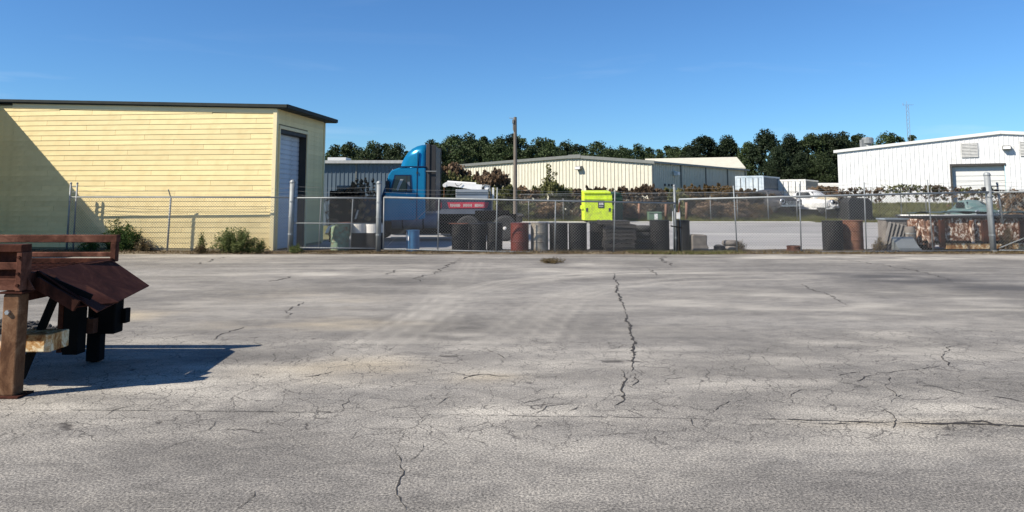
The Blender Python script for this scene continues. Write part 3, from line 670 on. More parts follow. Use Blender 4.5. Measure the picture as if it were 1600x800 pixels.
for i, (u, v, D, w_, l) in enumerate([(1098, 216, 108, 1.0, 'round crowned pine left of the pair behind the cream building far end'), (1142, 218, 109, 1.0, 'round crowned pine right of the pair behind the cream building far end'),
        (1078, 232, 112, .9, 'low pine beside the left round crowned pine'), (1122, 232, 113, .9, 'low pine between the two round crowned pines'),
        (1196, 210, 98, 1.05, 'big dark broad pine standing behind the blue white shipping container'), (1172, 226, 99, .8, 'narrow dark tree at the left flank of the broad pine behind the container'), (1218, 232, 94, .8, 'shorter dark tree right of the broad pine, behind the white container'),
        (1240, 216, 100, .95, 'dark pine behind the gap between the white container and broad pine'), (1270, 214, 101, 1.0, 'tall dark pine behind the white shipping container right corner'), (1296, 212, 102, 1.0, 'tall dark pine touching the white building left eave'),
        (1252, 240, 92, .95, 'low dark tree in front of the pines behind the white container'), (1286, 243, 91, .95, 'low dark tree left of the white building wall'), (1318, 218, 104, 1.0, 'dark pine partly hidden by the white building left roof')]):
    tree(PB[i % 3], u, v, D, l, 'big pines behind the containers', w_)

# ================================================================== BUSHES, HEDGE, VINES
def bush_mesh(seed, rx, ry, h, mat, clumps=26, per=90, leaf=.11, tall=False):
    rng = np.random.default_rng(seed); C = []; RD = []; mb = MB()
    for i in range(int(clumps*1.6)):
        a = rng.random()*6.283; rr = rng.random()**.5; z = h*(.08+.80*rng.random()**.85)
        k = math.sqrt(max(.10, 1-(z/h)**2.4)); c = (rx*rr*k*math.cos(a), ry*rr*k*math.sin(a), z); C.append(c)
        q = h*.115*(.5+.9*rng.random()); RD.append((q*1.5, q*1.1, q)); mb.tube((c[0]*.3, c[1]*.3, 0), c, .018, 4, .006, caps=False)
    for i in range(int(clumps*.9)):      # arching shoots that break the outline
        a = rng.random()*6.283; b0 = np.array([rx*.8*math.cos(a)*rng.random(), ry*.8*math.sin(a)*rng.random(), h*(.55+.3*rng.random())]); dr = np.array([rng.normal()*.35, rng.normal()*.2, .25+.25*rng.random()])*h*.45
        for f in (.3, .6, .9): C.append(tuple(b0+dr*f+np.array([0, 0, -.25*f*f*abs(dr[0])]))); RD.append((h*.05*(1.2-f*.6), h*.05, h*.045))
        mb.tube(tuple(b0), tuple(b0+dr*.9), .010, 3, .003, caps=False)
    me = mb.mesh('stem'); me.materials.append(M['bark']); C, RD = np.array(C), np.array(RD)
    return me, leaf_cloud('foliage', mat, rng, C, RD, int(per*.42), leaf*.85, 1.3, .05)
def bush(name, label, cat, var, loc, scale=(1, 1, 1), group=None, rz=0):
    t = thing(name, label, cat, loc, rz, group); t.scale = scale
    for nm, mm in (('stem', var[0]), ('foliage', var[1])):
        o = bpy.data.objects.new(nm, mm); COL.objects.link(o); o.parent = t
    return t
BV = {k: [bush_mesh(100+7*i+j, 1.5, 1.0, 2.0, mt, 34, 110, .10) for j in range(2)] for i, (k, mt) in enumerate((('olive', 'bush_olive'), ('brown', 'bush_brown'), ('red', 'vine_red'), ('rust', 'vine_rust')))}
def hb(u, vtop, vbase, D, wpx, kind, label, group=None, j=0):
    p = at(u, vtop, D); base = float(tz(p.x, D)); h = (p.z-base)/2.15; wx = wpx*D/1150/2/1.35
    return bush('overgrown_bush', label, 'bush', BV[kind][j % 2], (p.x, D, base-.05), (wx*1.1, wx*1.1, h), group, random.uniform(0, 6.28))
hb(706, 248, 330, 52, 74, 'brown', 'tall brown olive thicket right behind the blue truck cab')
hb(694, 262, 330, 50.5, 60, 'olive', 'olive thicket lower front clump behind the blue truck cab', None, 1)
hb(728, 268, 330, 51.2, 56, 'olive', 'olive thicket between the truck cab and the white crane boom')
hb(772, 258, 335, 50, 66, 'brown', 'tall brown shrub against the cream wall left of the utility pole', None, 1)
hb(785, 284, 335, 49, 60, 'olive', 'low olive shrub at the foot of the utility pole')
for i, (u, v, k) in enumerate([(812, 286, 'brown'), (838, 290, 'red'), (862, 278, 'olive'), (884, 288, 'olive'), (908, 292, 'red'), (932, 288, 'red'), (956, 292, 'rust'), (982, 288, 'red'), (1006, 284, 'red'), (1030, 291, 'red'), (1052, 290, 'olive')]):
    hb(u, v, 330, 57.6+.5*(i % 2), 44, k, ['brown bramble clump just right of the utility pole', 'reddish bramble clump second from the utility pole', 'olive bramble with the tall shoot under the cream wall lamp', 'olive bramble clump touching the lime dumpster on its left', 'reddish bramble directly behind the lime dumpster left half', 'reddish bramble directly behind the lime dumpster right half', 'rust bramble behind the dark green dumpster', 'reddish bramble left of the utility box, under the cream wall', 'reddish bramble above the small utility box', 'reddish bramble at the cream building corner', 'olive bramble behind the padlocked gate post'][i], 'hedge behind the lime bin', i)
for i, (u, v, k) in enumerate([(1078, 286, 'rust'), (1100, 284, 'rust'), (1122, 284, 'rust'), (1144, 288, 'rust'), (1166, 292, 'red'), (1188, 296, 'red'), (1206, 300, 'red')]):
    hb(u, v, 330, 58.2+.5*(i % 2), 42, k, ['rust brown bramble just right of the padlocked gate post', 'rust brown bramble second right of the padlocked gate post', 'rust brown bramble below the far downspouts of the cream building', 'rust brown bramble at the left corner of the pale blue container', 'reddish bramble in front of the pale blue container doors', 'reddish bramble in front of the pale blue container side', 'low reddish bramble at the white container left corner'][i], 'hedge below the containers', i)
for u, v, D, w_, k, l in ((1150, 312, 56.6, 50, 'brown', 'low brown brush behind the rear fence below the pale blue container'), (1182, 316, 56.4, 44, 'rust', 'low rust brush beside the dark old car'), (1228, 314, 59.5, 40, 'brown', 'brown brush between the two old cars'), (1305, 312, 58.5, 44, 'olive', 'olive brush between the cream car and the dark crate'), (1110, 312, 56.5, 54, 'brown', 'low brown brush behind the rear fence right of the wooden posts'), (965, 310, 56.5, 60, 'brown', 'low brown brush right of the dark green dumpster'), (860, 312, 56.4, 70, 'brown', 'low brown brush left of the lime dumpster'), (820, 314, 56.2, 50, 'olive', 'low olive brush behind the rear fence near the utility pole')):
    hb(u, v, 330, D, w_, k, l, None, int(u))
st = thing('climbing_shoot', 'single tall vine shoot climbing the cream wall beside its lamp', 'vine', (at(857, 290, 58).x, 58, .3))
rng = np.random.default_rng(77); hh_ = at(857, 260, 58).z-.3
mb = MB(); tube_path(mb, [(0, 0, 0), (.1, 0, hh_*.5), (-.05, 0, hh_)], .03, .01); tube_path(mb, [(.05, 0, hh_*.6), (.5, 0, hh_*.85)], .02, .008); obj('stem', mb, 'bark', st)
obj('foliage', leaf_cloud('foliage', 'bush_olive', rng, np.array([(.05*math.sin(k), 0, hh_*(.5+.05*k)) for k in range(11)]+[(.3, 0, hh_*.74), (.5, 0, hh_*.85), (-.35, 0, hh_*.72)]), np.full((14, 3), .22), 26, .10), None, st)
hb(1592, 294, 350, 52.0, 60, 'brown', 'tangled pale brown shrub at the right edge beyond the end post')
d = hb(1594, 300, 350, 46, 44, 'brown', 'bleached dry shrub at the right picture edge behind the rusty body', None, 1)
d.children[1].data = bush_mesh(301, 1.5, 1.0, 2.0, 'dry_pale', 30, 60, .09)[1]
# dark tarp-covered crate by the white wall
p = at(1338, 340, 54.6); tb = thing('covered_crate', 'dark tarp covered crate beside the white building corner', 'crate', (p.x, 54.9, 0), R(8))
mb = MB(); mb.prism([(-.95, 0), (-1.0, 1.5), (-.8, 1.78), (.7, 1.72), (.98, 1.45), (.95, 0)], -.8, .8); obj('tarp', mb, 'tarp_black', tb, bev=.12, seg=3)
mb = MB(); mb.box(-1.05, 1.05, -.85, .85, -.02, .14); obj('skid', mb, 'wood_grey', tb)

# ================================================================== CHAIN LINK
def chain(mb, TL, TR, BL, BR, pitch=.088, r=.0029):
    """crossing wires of a chain link panel between four corners"""
    TL, TR, BL, BR = map(Vector, (TL, TR, BL, BR)); Wd = ((TR-TL).length+(BR-BL).length)/2; H = ((TL-BL).length+(TR-BR).length)/2
    def Pm(s, t): return (BL.lerp(BR, s)).lerp(TL.lerp(TR, s), t)
    k = -int(H/pitch)-1
    while k*pitch < Wd:
        for sg in (1, -1):
            s0, s1 = k*pitch, k*pitch+H
            if sg < 0: s0, s1 = s1, s0
            t0, t1 = 0.0, 1.0
            def cut(s, t, s_, t_, lim): return t+(t_-t)*(lim-s)/(s_-s)
            a, b_ = (s0, 0.0), (s1, 1.0); ok = True
            for lim, side in ((0, -1), (Wd, 1)):
                ina, inb = (a[0]-lim)*side <= 0, (b_[0]-lim)*side <= 0
                if not ina and not inb: ok = False; break
                if not ina: a = (lim, cut(*a, *b_, lim))
                elif not inb: b_ = (lim, cut(*a, *b_, lim))
            if ok and abs(a[1]-b_[1]) > .01:
                pa, pb = Pm(a[0]/Wd, a[1]), Pm(b_[0]/Wd, b_[1]); off = Vector((0, sg*r, 0)); mb.tube(pa+off, pb+off, r, 4, caps=False)
        k += 1
def barbed(parent, pts, r=.0035, seed=0):
    rr = random.Random(seed); mb = MB()
    for a, b_ in zip(pts[:-1], pts[1:]):
        a, b_ = Vector(a), Vector(b_); n_ = max(2, int((b_-a).length/.5)); prev = a
        for i in range(1, n_+1):
            t = i/n_; q = a.lerp(b_, t)-Vector((0, 0, .05*4*t*(1-t))); mb.tube(prev, q, r, 4, caps=False); prev = q
        for i in range(int((b_-a).length/.13)):
            q = a.lerp(b_, (i+.5)*.13/(b_-a).length); q.z -= .05*4*((i+.5)*.13/(b_-a).length)*(1-(i+.5)*.13/(b_-a).length); e = Vector((rr.uniform(-1, 1), rr.uniform(-1, 1), rr.uniform(-1, 1)))*.02; mb.tube(q-e, q+e, .002, 3, caps=False)
    return obj('barbed_wire', mb, 'barb', parent, world=True)
FD = 23.2
def post(parent, u0, v0, u1, v1, r, D=FD, cap=True, mat='galv', name='post'):
    a, b_ = at(u0, v0, D), at(u1, v1, D); mb = MB(); mb.tube(a, b_, r, 12); o = obj(name, mb, mat, parent, True, world=True)
    if cap:
        q = MB(); q.lathe([(r*1.12, -.03), (r*1.15, 0), (r*.8, r*.7), (.002, r*.95)], 12, tuple(b_-parent.location)); obj('post_cap', q, mat, o)
        for t in (.25, .5, .72): 
            c = a.lerp(b_, t); q = MB(); q.tube(c-Vector((0, 0, .02)), c+Vector((0, 0, .02)), r*1.12, 12); obj('band', q, mat, o, world=False).data.transform(Matrix.Translation(-parent.location))
    return o
def rail(parent, u0, v0, u1, v1, r, D=FD, mat='galv', name='rail'):
    mb = MB(); mb.tube(at(u0, v0, D), at(u1, v1, D), r, 10); return obj(name, mb, mat, parent, True, world=True)
def meshpanel(parent, u0, t0, b0, u1, t1, b1, D=FD-.03, ub0=None, ub1=None):
    mb = MB(); chain(mb, at(u0, t0, D), at(u1, t1, D), at(ub0 or u0, b0, D), at(ub1 or u1, b1, D)); return stuff(obj('chain_link_mesh', mb, 'wire', parent, world=True))
def DA(u): return 24.02-.72*(u-110)/347.0
fa = thing('chain_link_fence', 'chain link fence in front of the yellow shed wall', 'fence', at(264, 395, DA(264)))
post(fa, 104, 391, 111, 286, .032, DA(110), cap=True); post(fa, 114, 391, 121, 286, .028, DA(118), cap=True)
post(fa, 261, 394, 267, 309, .030, DA(264), cap=False)
mb = MB(); mb.tube(at(267, 309, DA(264)), at(263, 296, DA(264)-.1), .018, 8); obj('barb_arm', mb, 'galv', fa, world=True)
mb = MB(); mb.tube(at(110, 308, DA(110)), at(457, 308.5, DA(457)), .022, 10); obj('rail', mb, 'galv', fa, True, world=True)
mb = MB(); chain(mb, at(112, 308, DA(110)-.03), at(457, 308.5, DA(457)-.03), at(106, 390, DA(110)-.03), at(453, 392, DA(457)-.03)); stuff(obj('chain_link_mesh', mb, 'wire', fa, world=True))
for k, v in enumerate((290, 296.5, 302.5)): barbed(fa, [at(121, v, DA(118)), at(264, v+8-k*2, DA(264)), at(457, v+3, DA(457))], seed=k)
for v in (292, 300):
    mb = MB(); mb.tube(at(111, v, DA(110)), at(121, v, DA(118)), .012, 6); obj('brace', mb, 'galv', fa, world=True)
fb = thing('braced_fence', 'braced chain link section with middle rail left of the gates', 'fence', at(525, 396, FD))
post(fb, 453.5, 393, 457.5, 284.5, .085); post(fb, 591, 394, 592.5, 286, .080)
rail(fb, 458, 309, 591, 309.5, .022); rail(fb, 457, 348.5, 591, 349.5, .018); rail(fb, 468, 387, 591, 388.5, .022); rail(fb, 598, 349.5, 592, 349.5, .03)
for u0, u1 in ((498, 502), (547.5, 551.5), (589, 590)): post(fb, u0, 387.5, u1, 309, .016, cap=False, name='upright')
meshpanel(fb, 459, 309, 388, 590, 309.5, 389, ub0=457); 
for k, v in enumerate((291, 298, 304)): barbed(fb, [at(457, v, FD), at(592, v+1, FD)], seed=10+k)
g1 = thing('chain_link_gate', 'left chain link gate, sagging, with drums lined up behind', 'gate', at(825, 397, FD))
rail(g1, 600, 308.5, 1056, 317.5, .026, FD-.06, name='top_rail'); rail(g1, 600, 389, 975, 397.5, .022, FD-.06, name='bottom_rail')
for u0, b0, u1, t1 in ((599, 389.5, 600, 308), (684, 391, 686, 310), (775, 393, 777, 293), (867, 395, 868, 312.5), (959, 397, 961, 297)): post(g1, u0, b0, u1, t1, .020, FD-.06, False, name='upright')
rail(g1, 600, 389, 686, 310, .004, FD-.05, mat='galv_dull', name='brace_rod')
meshpanel(g1, 600, 309, 389, 1053, 317.5, 399, FD-.09)
for k, v in enumerate((294.5, 300.5, 306)): barbed(g1, [at(600, v, FD), at(777, v+1, FD), at(961, v+4, FD), at(1053, v+6, FD)], seed=20+k)
g2 = thing('chain_link_gate', 'right chain link gate between the padlocked post and thick leaning end post', 'gate', at(1300, 398, FD))
rail(g2, 1061, 311.5, 1545, 300, .030, FD-.06, name='top_rail'); rail(g2, 1063, 396, 1548, 391.5, .024, FD-.06, name='bottom_rail')
for u0, b0, u1, t1 in ((1064, 396, 1061, 311), (1152, 397, 1146, 290), (1252, 394, 1249, 287), (1354, 393, 1350, 285), (1458, 392, 1449, 281)): post(g2, u0, b0, u1, t1, .020, FD-.06, False, name='upright')
meshpanel(g2, 1062, 311.5, 396, 1544, 300, 392, FD-.09, ub0=1064, ub1=1550)
for k, v in enumerate((303, 298.5, 293.5)): barbed(g2, [at(1056, v, FD), at(1148, v-2, FD), at(1350, v-6, FD), at(1543, v-11, FD)], seed=30+k)
gp = thing('gate_post', 'grey pipe post with padlock box where the two gates meet', 'post', at(1057, 400, FD))
post(gp, 1057, 399, 1053.5, 290, .036, FD+.02, True); post(gp, 1053, 399, 1051, 330, .018, FD-.1, False)
mb = MB(); q = at(1061, 330, FD-.14); mb.tube(at(1062, 316, FD-.12), at(1060, 336, FD-.12), .02, 8); obj('chain', mb, 'rust_red', gp, world=True)
mb = MB(); q = at(1060, 337, FD-.15); mb.box(q.x-.055, q.x+.055, q.y-.03, q.y+.03, q.z-.1, q.z+.1); obj('lock_box', mb, 'white_dirty', gp, bev=.01, world=True)
mb = MB(); mb.tube(at(1048, 353, FD-.1), at(1066, 356, FD-.1), .022, 8).tube(at(1061, 344, FD-.1), at(1062, 392, FD-.1), .02, 8); obj('drop_rod', mb, 'dark_steel', gp, world=True)
ep = thing('gate_end_post', 'thick grey steel end post leaning left at the right gate', 'post', at(1552, 400, FD))
post(ep, 1553, 399, 1542, 273, .092); 
mb = MB(); mb.tube(at(1553.5, 399, FD), at(1553, 391, FD), .115, 14); obj('sleeve', mb, 'galv_dull', ep, world=True)
mb = MB(); q = at(1538, 296, FD); mb.lathe([(.0, -.03), (.07, -.03), (.085, 0), (.07, .03), (0, .03)], 12, tuple(q-ep.location), 'y'); obj('hinge', mb, 'black_trim', ep)
mb = MB(); mb.tube(at(1545, 291, FD), at(1560, 291.5, FD), .012, 6).tube(at(1546, 297, FD), at(1560, 297.5, FD), .025, 8); obj('clamp', mb, 'dark_steel', ep, world=True)
fr = thing('chain_link_fence', 'chain link fence right of the thick end post, at picture edge', 'fence', at(1640, 400, FD))
post(fr, 1567, 350, 1558, 286, .03, FD+.1, True); rail(fr, 1548, 300.5, 1720, 298.5, .028); rail(fr, 1556, 391, 1720, 393, .02)
rail(fr, 1560, 388, 1680, 340, .018, name='brace_rod'); meshpanel(fr, 1548, 300, 397, 1720, 298, 399, ub0=1557)
post(fr, 1718, 400, 1716, 280, .05); 
for k, v in enumerate((284, 290, 295.5)): barbed(fr, [at(1548, v, FD), at(1720, v, FD)], seed=40+k)
# rear fence along the yard's far edge
rf_ = thing('rear_fence', 'wire fence on posts along the far edge of the yard', 'fence', (12, 55, 0))
mbm = MB()
def rp(u, kind, vt):
    p = at(u, 320, 55); z0 = float(tz(p.x, 55)); zt = at(u, vt, 55).z; q = MB()
    if kind == 'w': q.tube((p.x, 55, z0), (p.x+.03, 55, zt), .11, 10, .10)
    else: q.tube((p.x, 55, z0), (p.x, 55, zt), .04, 8)
    obj('post', q, 'wood_post' if kind == 'w' else 'galv_dull', rf_, True, world=True)
for u, k, vt in [(826, 'm', 311), (880, 'm', 310), (935, 'm', 310), (998, 'w', 318), (1040, 'w', 318), (1072, 'w', 316), (1110, 'm', 306), (1152, 'm', 304), (1200, 'm', 304), (1245, 'm', 302), (1290, 'm', 300), (1318, 'm', 296), (1362, 'm', 292), (1408, 'm', 296), (1447, 'm', 290), (1488, 'm', 294), (1535, 'm', 294), (1580, 'm', 292)]: rp(u, k, vt)
xa, xb = at(800, 320, 55).x, at(1640, 320, 55).x
chain(mbm, (xa, 54.95, 2.0), (xb, 54.95, 2.35), (xa, 54.95, .05), (xb, 54.95, .12), .15, .004); stuff(obj('chain_link_mesh', mbm, 'galv_dull', rf_, world=True))
mb = MB(); mb.tube((xa, 54.95, 2.0), (xb, 54.95, 2.35), .02, 6); obj('rail', mb, 'galv_dull', rf_, world=True)
# vines hanging on the rear fence in front of the white building
rng = np.random.default_rng(5)
for i, (u, v, wpx, k, nl) in enumerate([(1335, 298, 34, 'vine_red', 34), (1372, 297, 26, 'bush_brown', 14), (1414, 293, 40, 'bush_olive', 34), (1462, 294, 40, 'vine_red', 40), (1500, 297, 34, 'bush_brown', 22), (1532, 296, 34, 'bush_olive', 22), (1575, 300, 40, 'bush_brown', 26)]):
    p = at(u, v, 54.9); C = []; RD = []
    for j in range(int(nl*2.2)):
        dxp = rng.normal()*wpx*.55*54.9/1150; dz = -abs(rng.normal())*.45+.16; C.append((dxp, rng.normal()*.08, 1.9+dz-.35*abs(dxp)*.2)); RD.append((.16, .06, .12))
    t = thing('hanging_vine', ['red leaved vine over the rear fence nearest the dark crate', 'sparse brown vine tuft on the rear fence before the white wall', 'olive vine heap on the rear fence before the white wall', 'dense red vine heap on the rear fence left of the white door', 'sparse brown vine on the rear fence below the white door left edge', 'thin olive vine on the rear fence below the white door', 'brown vine on the rear fence right of the end post'][i], 'vine', (p.x, 54.9, p.z-1.9), 0)
    mb = MB(); pr = (-wpx*.02, 0, 1.85)
    for j in range(6): 
        nx_ = (pr[0]+wpx*.02*.4, 0, 1.9+rng.normal()*.08); mb.tube(pr, nx_, .012, 4, caps=False); pr = nx_
    mb.tube((0, 0, 1.9), (.1, 0, float(tz(p.x, 54.9))-(p.z-1.9)), .015, 4); obj('stem', mb, 'bark', t)
    obj('foliage', leaf_cloud('foliage', k, rng, np.array(C), np.array(RD), 10, .085, 1.2), None, t)

# ================================================================== SHIPPING CONTAINERS, LOW TRAILER
def container(u0, vtop, D, w_, label, mdoor, mside, yawd, doors_extra):
    p = at(u0, vtop, D); base = float(tz(p.x, D)); h = p.z-base
    t = thing('shipping_container', label, 'container', (p.x, D, base), R(-yawd))
    mb = MB(); mb.box(0, w_, .06, 6.06, .12, h); 
    for k in range(26):
        y0 = .2+k*.225; mb.box(w_, w_+.035, y0, y0+.12, .25, h-.12)
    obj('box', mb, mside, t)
    mb = MB(); mb.box(-.03, .10, 0, .14, 0, h+.02).box(w_-.10, w_+.05, 0, .14, 0, h+.02).box(.10, w_-.10, 0, .14, h-.14, h+.02).box(.10, w_-.10, 0, .14, 0, .18).box(w_-.06, w_+.05, .14, 6.08, h-.12, h+.02).box(w_-.06, w_+.05, .14, 6.08, 0, .16); obj('frame', mb, mdoor, t)
    for s in (0, 1):
        x0 = .11+s*(w_-.22)/2; x1 = x0+(w_-.22)/2-.02; q = MB(); q.box(x0, x1, .02, .06, .19, h-.15); dr = obj('door', q, mdoor, t)
        for f in (.3, .72):
            q = MB(); q.tube((x0+(x1-x0)*f, -.02, .2), (x0+(x1-x0)*f, -.02, h-.16), .028, 6).box(x0+(x1-x0)*f-.02, x0+(x1-x0)*f+.28*(1 if s else -1), -.05, -.03, 1.1, 1.16); obj('lock_rod', q, 'galv_dull', dr)
    return t
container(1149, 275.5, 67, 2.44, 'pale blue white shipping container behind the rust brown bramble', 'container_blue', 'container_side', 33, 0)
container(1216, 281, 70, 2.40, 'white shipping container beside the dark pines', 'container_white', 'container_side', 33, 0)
p = at(1262, 286, 80); base = float(tz(p.x, 80)); lt = thing('low_trailer', 'long low white roofed trailer between container and white building', 'trailer', (p.x, 80, base))
h = p.z-base; ww = at(1312, 286, 80).x-p.x+1
mb = MB(); mb.box(0, ww, 0, 2.4, h-.42, h); obj('roof', mb, 'white_clean', lt, bev=.04); mb = MB(); mb.box(.1, ww-.1, .1, 2.3, .7, h-.43); obj('body', mb, 'rust_drum', lt)
mb = MB()
for k in range(7): mb.box(.3+k*.75, .36+k*.75, .04, .1, .7, h-.43)
obj('stake', mb, 'galv_dull', lt)
for k in (1.2, 3.0):
    q = MB(); q.lathe([(.2, -.12), (.42, -.12), (.45, 0), (.42, .12), (.2, .12)], 14, (k, .2, .45), 'y'); obj('wheel', q, 'tyre', lt)
p = at(1285, 296, 66); b0 = float(tz(p.x, 66))
bush('overgrown_bush', 'pale dry brush in front of the low white trailer', 'bush', BV['brown'][1], (p.x, 66, b0), (1.1, .8, .8))

# ================================================================== OLD CARS (round nosed sedans)
def car(label, loc, rz, mbody, mhood, s=1.0, group=None):
    """front towards -y; 1.75 wide, 4.6 long"""
    t = thing('old_car', label, 'car', loc, rz, group); t.scale = (s, s, s)
    def ring(y, hw, z0, z1, rnd=.2):
        return [(-hw, y, z0), (-hw-.02, y, (z0+z1)/2), (-hw+rnd*.3, y, z1-rnd*.5), (-hw+rnd, y, z1), (0, y, z1+.05), (hw-rnd, y, z1), (hw-rnd*.3, y, z1-rnd*.5), (hw+.02, y, (z0+z1)/2), (hw, y, z0)]
    def loft(rings):
        vs = [p for r in rings for p in r]; k = len(rings[0]); fs = [(i*k+j, i*k+j+1, (i+1)*k+j+1, (i+1)*k+j) for i in range(len(rings)-1) for j in range(k-1)]
        return MB().add(vs, fs+[tuple(range(k))[::-1], tuple(range((len(rings)-1)*k, len(rings)*k))])
    obj('body', loft([ring(-2.15, .74, .34, .70), ring(-2.0, .84, .28, .84), ring(-1.0, .88, .26, .92), ring(.4, .88, .26, .93), ring(1.5, .86, .28, .90), ring(2.2, .80, .32, .82), ring(2.4, .70, .40, .70)]), mbody, t, True)
    obj('hood', loft([ring(-2.06, .50, .80, .89, .15), ring(-1.7, .54, .84, .98, .2), ring(-.75, .60, .86, 1.03, .2)]), mhood, t, True)
    obj('cabin', loft([ring(-.72, .72, .9, 1.0, .1), ring(-.22, .60, .9, 1.42, .14), ring(.3, .60, .9, 1.50, .16), ring(.9, .58, .9, 1.44, .16), ring(1.55, .68, .88, .98, .1)]), mbody, t, True)
    mb = MB(); mb.add([(-.58, -.70, 1.01), (.58, -.70, 1.01), (.48, -.26, 1.40), (-.48, -.26, 1.40), (-.58, -.66, .99), (.58, -.66, .99), (.48, -.22, 1.38), (-.48, -.22, 1.38)], [(0, 1, 2, 3), (4, 5, 6, 7), (0, 1, 5, 4), (1, 2, 6, 5), (2, 3, 7, 6), (3, 0, 4, 7)]); obj('windshield', mb, 'glass', t)
    for sx in (-1, 1):
        mb = MB(); mb.prism([(-.5, 1.02), (.95, 1.02), (.75, 1.36), (-.15, 1.36)], sx*.60, sx*.665, 'x'); obj('side_window', mb, 'glass', t)
        mb = MB(); mb.lathe([(.16, .04), (.17, -.02), (.15, -.08), (.12, -.05), (.001, -.07)], 16, (sx*.66, -2.10, .72), 'y'); hl = obj('headlight', mb, 'chrome', t, True)
        mb = MB(); mb.lathe([(.12, -.03), (.09, -.085), (.001, -.10)], 14, (sx*.66, -2.10, .72), 'y'); obj('lens', mb, 'glass', hl, True)
        for y in (-1.35, 1.45):
            mb = MB(); mb.lathe([(.19, -.1), (.31, -.1), (.34, -.05), (.34, .05), (.31, .1), (.19, .1)], 18, (sx*.80, y, .34), 'y'); mb.v = [(sx*.80+(b_-y), y+(a-sx*.80), c) for a, b_, c in mb.v]; wh = obj('wheel', mb, 'tyre', t, True)
            q = MB(); q.lathe([(.001, .10), (.10, .08), (.19, .04), (.19, -.04)], 14, (0, 0, 0), 'y'); q.v = [(sx*(.80+b_), y+a, .34+c) for a, b_, c in q.v]; obj('rim', q, 'white_dirty', wh, True)
        mb = MB(); mb.prism([(-2.0, .70), (-.9, .74), (-.6, .60), (-.6, .40), (-1.0, .36), (-1.7, .36), (-2.05, .45)], sx*.80, sx*.93, 'x'); obj('fender', mb, mbody, t, bev=.05)
    mb = MB(); mb.box(-.85, .85, -2.32, -2.22, .36, .48).box(-.5, -.42, -2.34, -2.2, .34, .58).box(.42, .5, -2.34, -2.2, .34, .58); obj('bumper', mb, 'chrome', t, bev=.02)
    mb = MB(); mb.box(-.46, .46, -2.19, -2.14, .48, .74); g = obj('grille', mb, 'black_trim', t)
    for k in range(9):
        q = MB(); q.box(-.42+k*.1, -.39+k*.1, -2.21, -2.185, .49, .73); obj('grille_bar', q, 'chrome', g)
    return t
def place_on(u, D): p = at(u, 330, D); return (p.x, D, float(tz(p.x, D)))
car('derelict cream and white old car with round headlights, hood rusted', place_on(1272, 57.6), R(26), 'car_white', 'car_cream', 1.18)
car('dark old car half hidden in weeds left of the cream car', place_on(1206, 58.6), R(16), 'car_dark', 'car_dark', 1.15)
c3 = car('teal old car behind the rusty truck body, roof scraped pale', place_on(1520, 51.5), R(-8), 'car_teal', 'car_teal', 1.05)

# ================================================================== DUMPSTERS, TRANSFORMER, POLE
def dumpster(label, loc, rz, mmat, lidm, wd, ht, dp, sticker=False):
    t = thing('dumpster', label, 'dumpster', loc, rz)
    mb = MB(); mb.prism([(-dp/2, .12), (-dp/2, ht*.93), (dp/2, ht), (dp/2, .12)], -wd/2, wd/2, 'x'); obj('body', mb, mmat, t, bev=.02)
    mb = MB(); mb.prism([(-dp/2-.06, ht*.935), (-dp/2-.06, ht*.985), (dp/2, ht*1.05), (dp/2, ht*1.005)], -wd/2-.02, wd/2-.10, 'x'); obj('lid', mb, lidm, t, bev=.02)
    mb = MB(); mb.box(-wd/2-.01, wd/2+.01, -dp/2-.035, -dp/2, ht*.74, ht*.77); obj('rim_rib', mb, mmat, t)
    for s in (-1, 1):
        mb = MB(); mb.box(s*(wd/2+.06)-.06, s*(wd/2+.06)+.06, -dp/2+.2, dp/2-.2, ht*.42, ht*.55); obj('fork_pocket', mb, mmat, t)
        for k in (-1, 1):
            q = MB(); q.lathe([(.02, -.04), (.09, -.04), (.1, 0), (.09, .04), (.02, .04)], 10, (s*(wd/2-.2), k*(dp/2-.2), .1), 'y'); obj('caster', q, 'tyre', t)
    if sticker:
        mb = MB(); mb.box(-.02, .42, -dp/2-.02, -dp/2-.012, ht*.46, ht*.70); st_ = obj('sticker', mb, 'sticker_dark', t)
        for k, (w0, w1) in enumerate(((.05, .14), (.16, .23), (.25, .36))):
            q = MB(); q.box(w0, w1, -dp/2-.026, -dp/2-.021, ht*.56, ht*.64); obj('print', q, 'white_dirty', st_)
        q = MB(); q.box(.04, .36, -dp/2-.026, -dp/2-.021, ht*.505, ht*.52); obj('print', q, 'white_dirty', st_)
        for x0 in (-wd/2+.12, wd/2-.26):
            q = MB(); q.box(x0, x0+.14, -dp/2-.02, -dp/2-.012, ht*.34, ht*.46); obj('sticker', q, 'sticker_dark', t)
    return t
p = at(934.5, 346.5, 52.0); dumpster('lime green dumpster with dark sticker beyond the left gate', (p.x, 52.7, .05), R(3), 'lime', 'lime', 44*52/1150, 2.12, 1.3, True)
p = at(962, 347, 53); dumpster('dark green dumpster half hidden behind the lime one', (p.x-.25, 54.2, .0), R(8), 'bin_green', 'bin_green', 1.5, 2.1, 1.5)
p = at(1028, 341, 53.4); tf = thing('transformer_box', 'small green utility box with white sticker between wooden posts', 'utility box', (p.x, 54.3, .02))
mb = MB(); mb.box(-.48, .48, 0, .75, .0, .62); obj('cabinet', mb, 'transformer_green', tf, bev=.02); mb = MB(); mb.prism([(-.05, .625), (.8, .625), (.75, .70), (-.02, .68)], -.5, .5, 'x'); obj('lid', mb, 'transformer_green', tf, bev=.01)
mb = MB(); mb.box(-.08, .16, -.012, -.006, .13, .56); obj('sticker', mb, 'white_clean', tf)
p0, p1 = at(805, 338, 45), at(799.5, 184, 45)
up = thing('utility_pole', 'bare wooden utility pole standing behind the truck', 'utility pole', (p0.x, 45, 0))
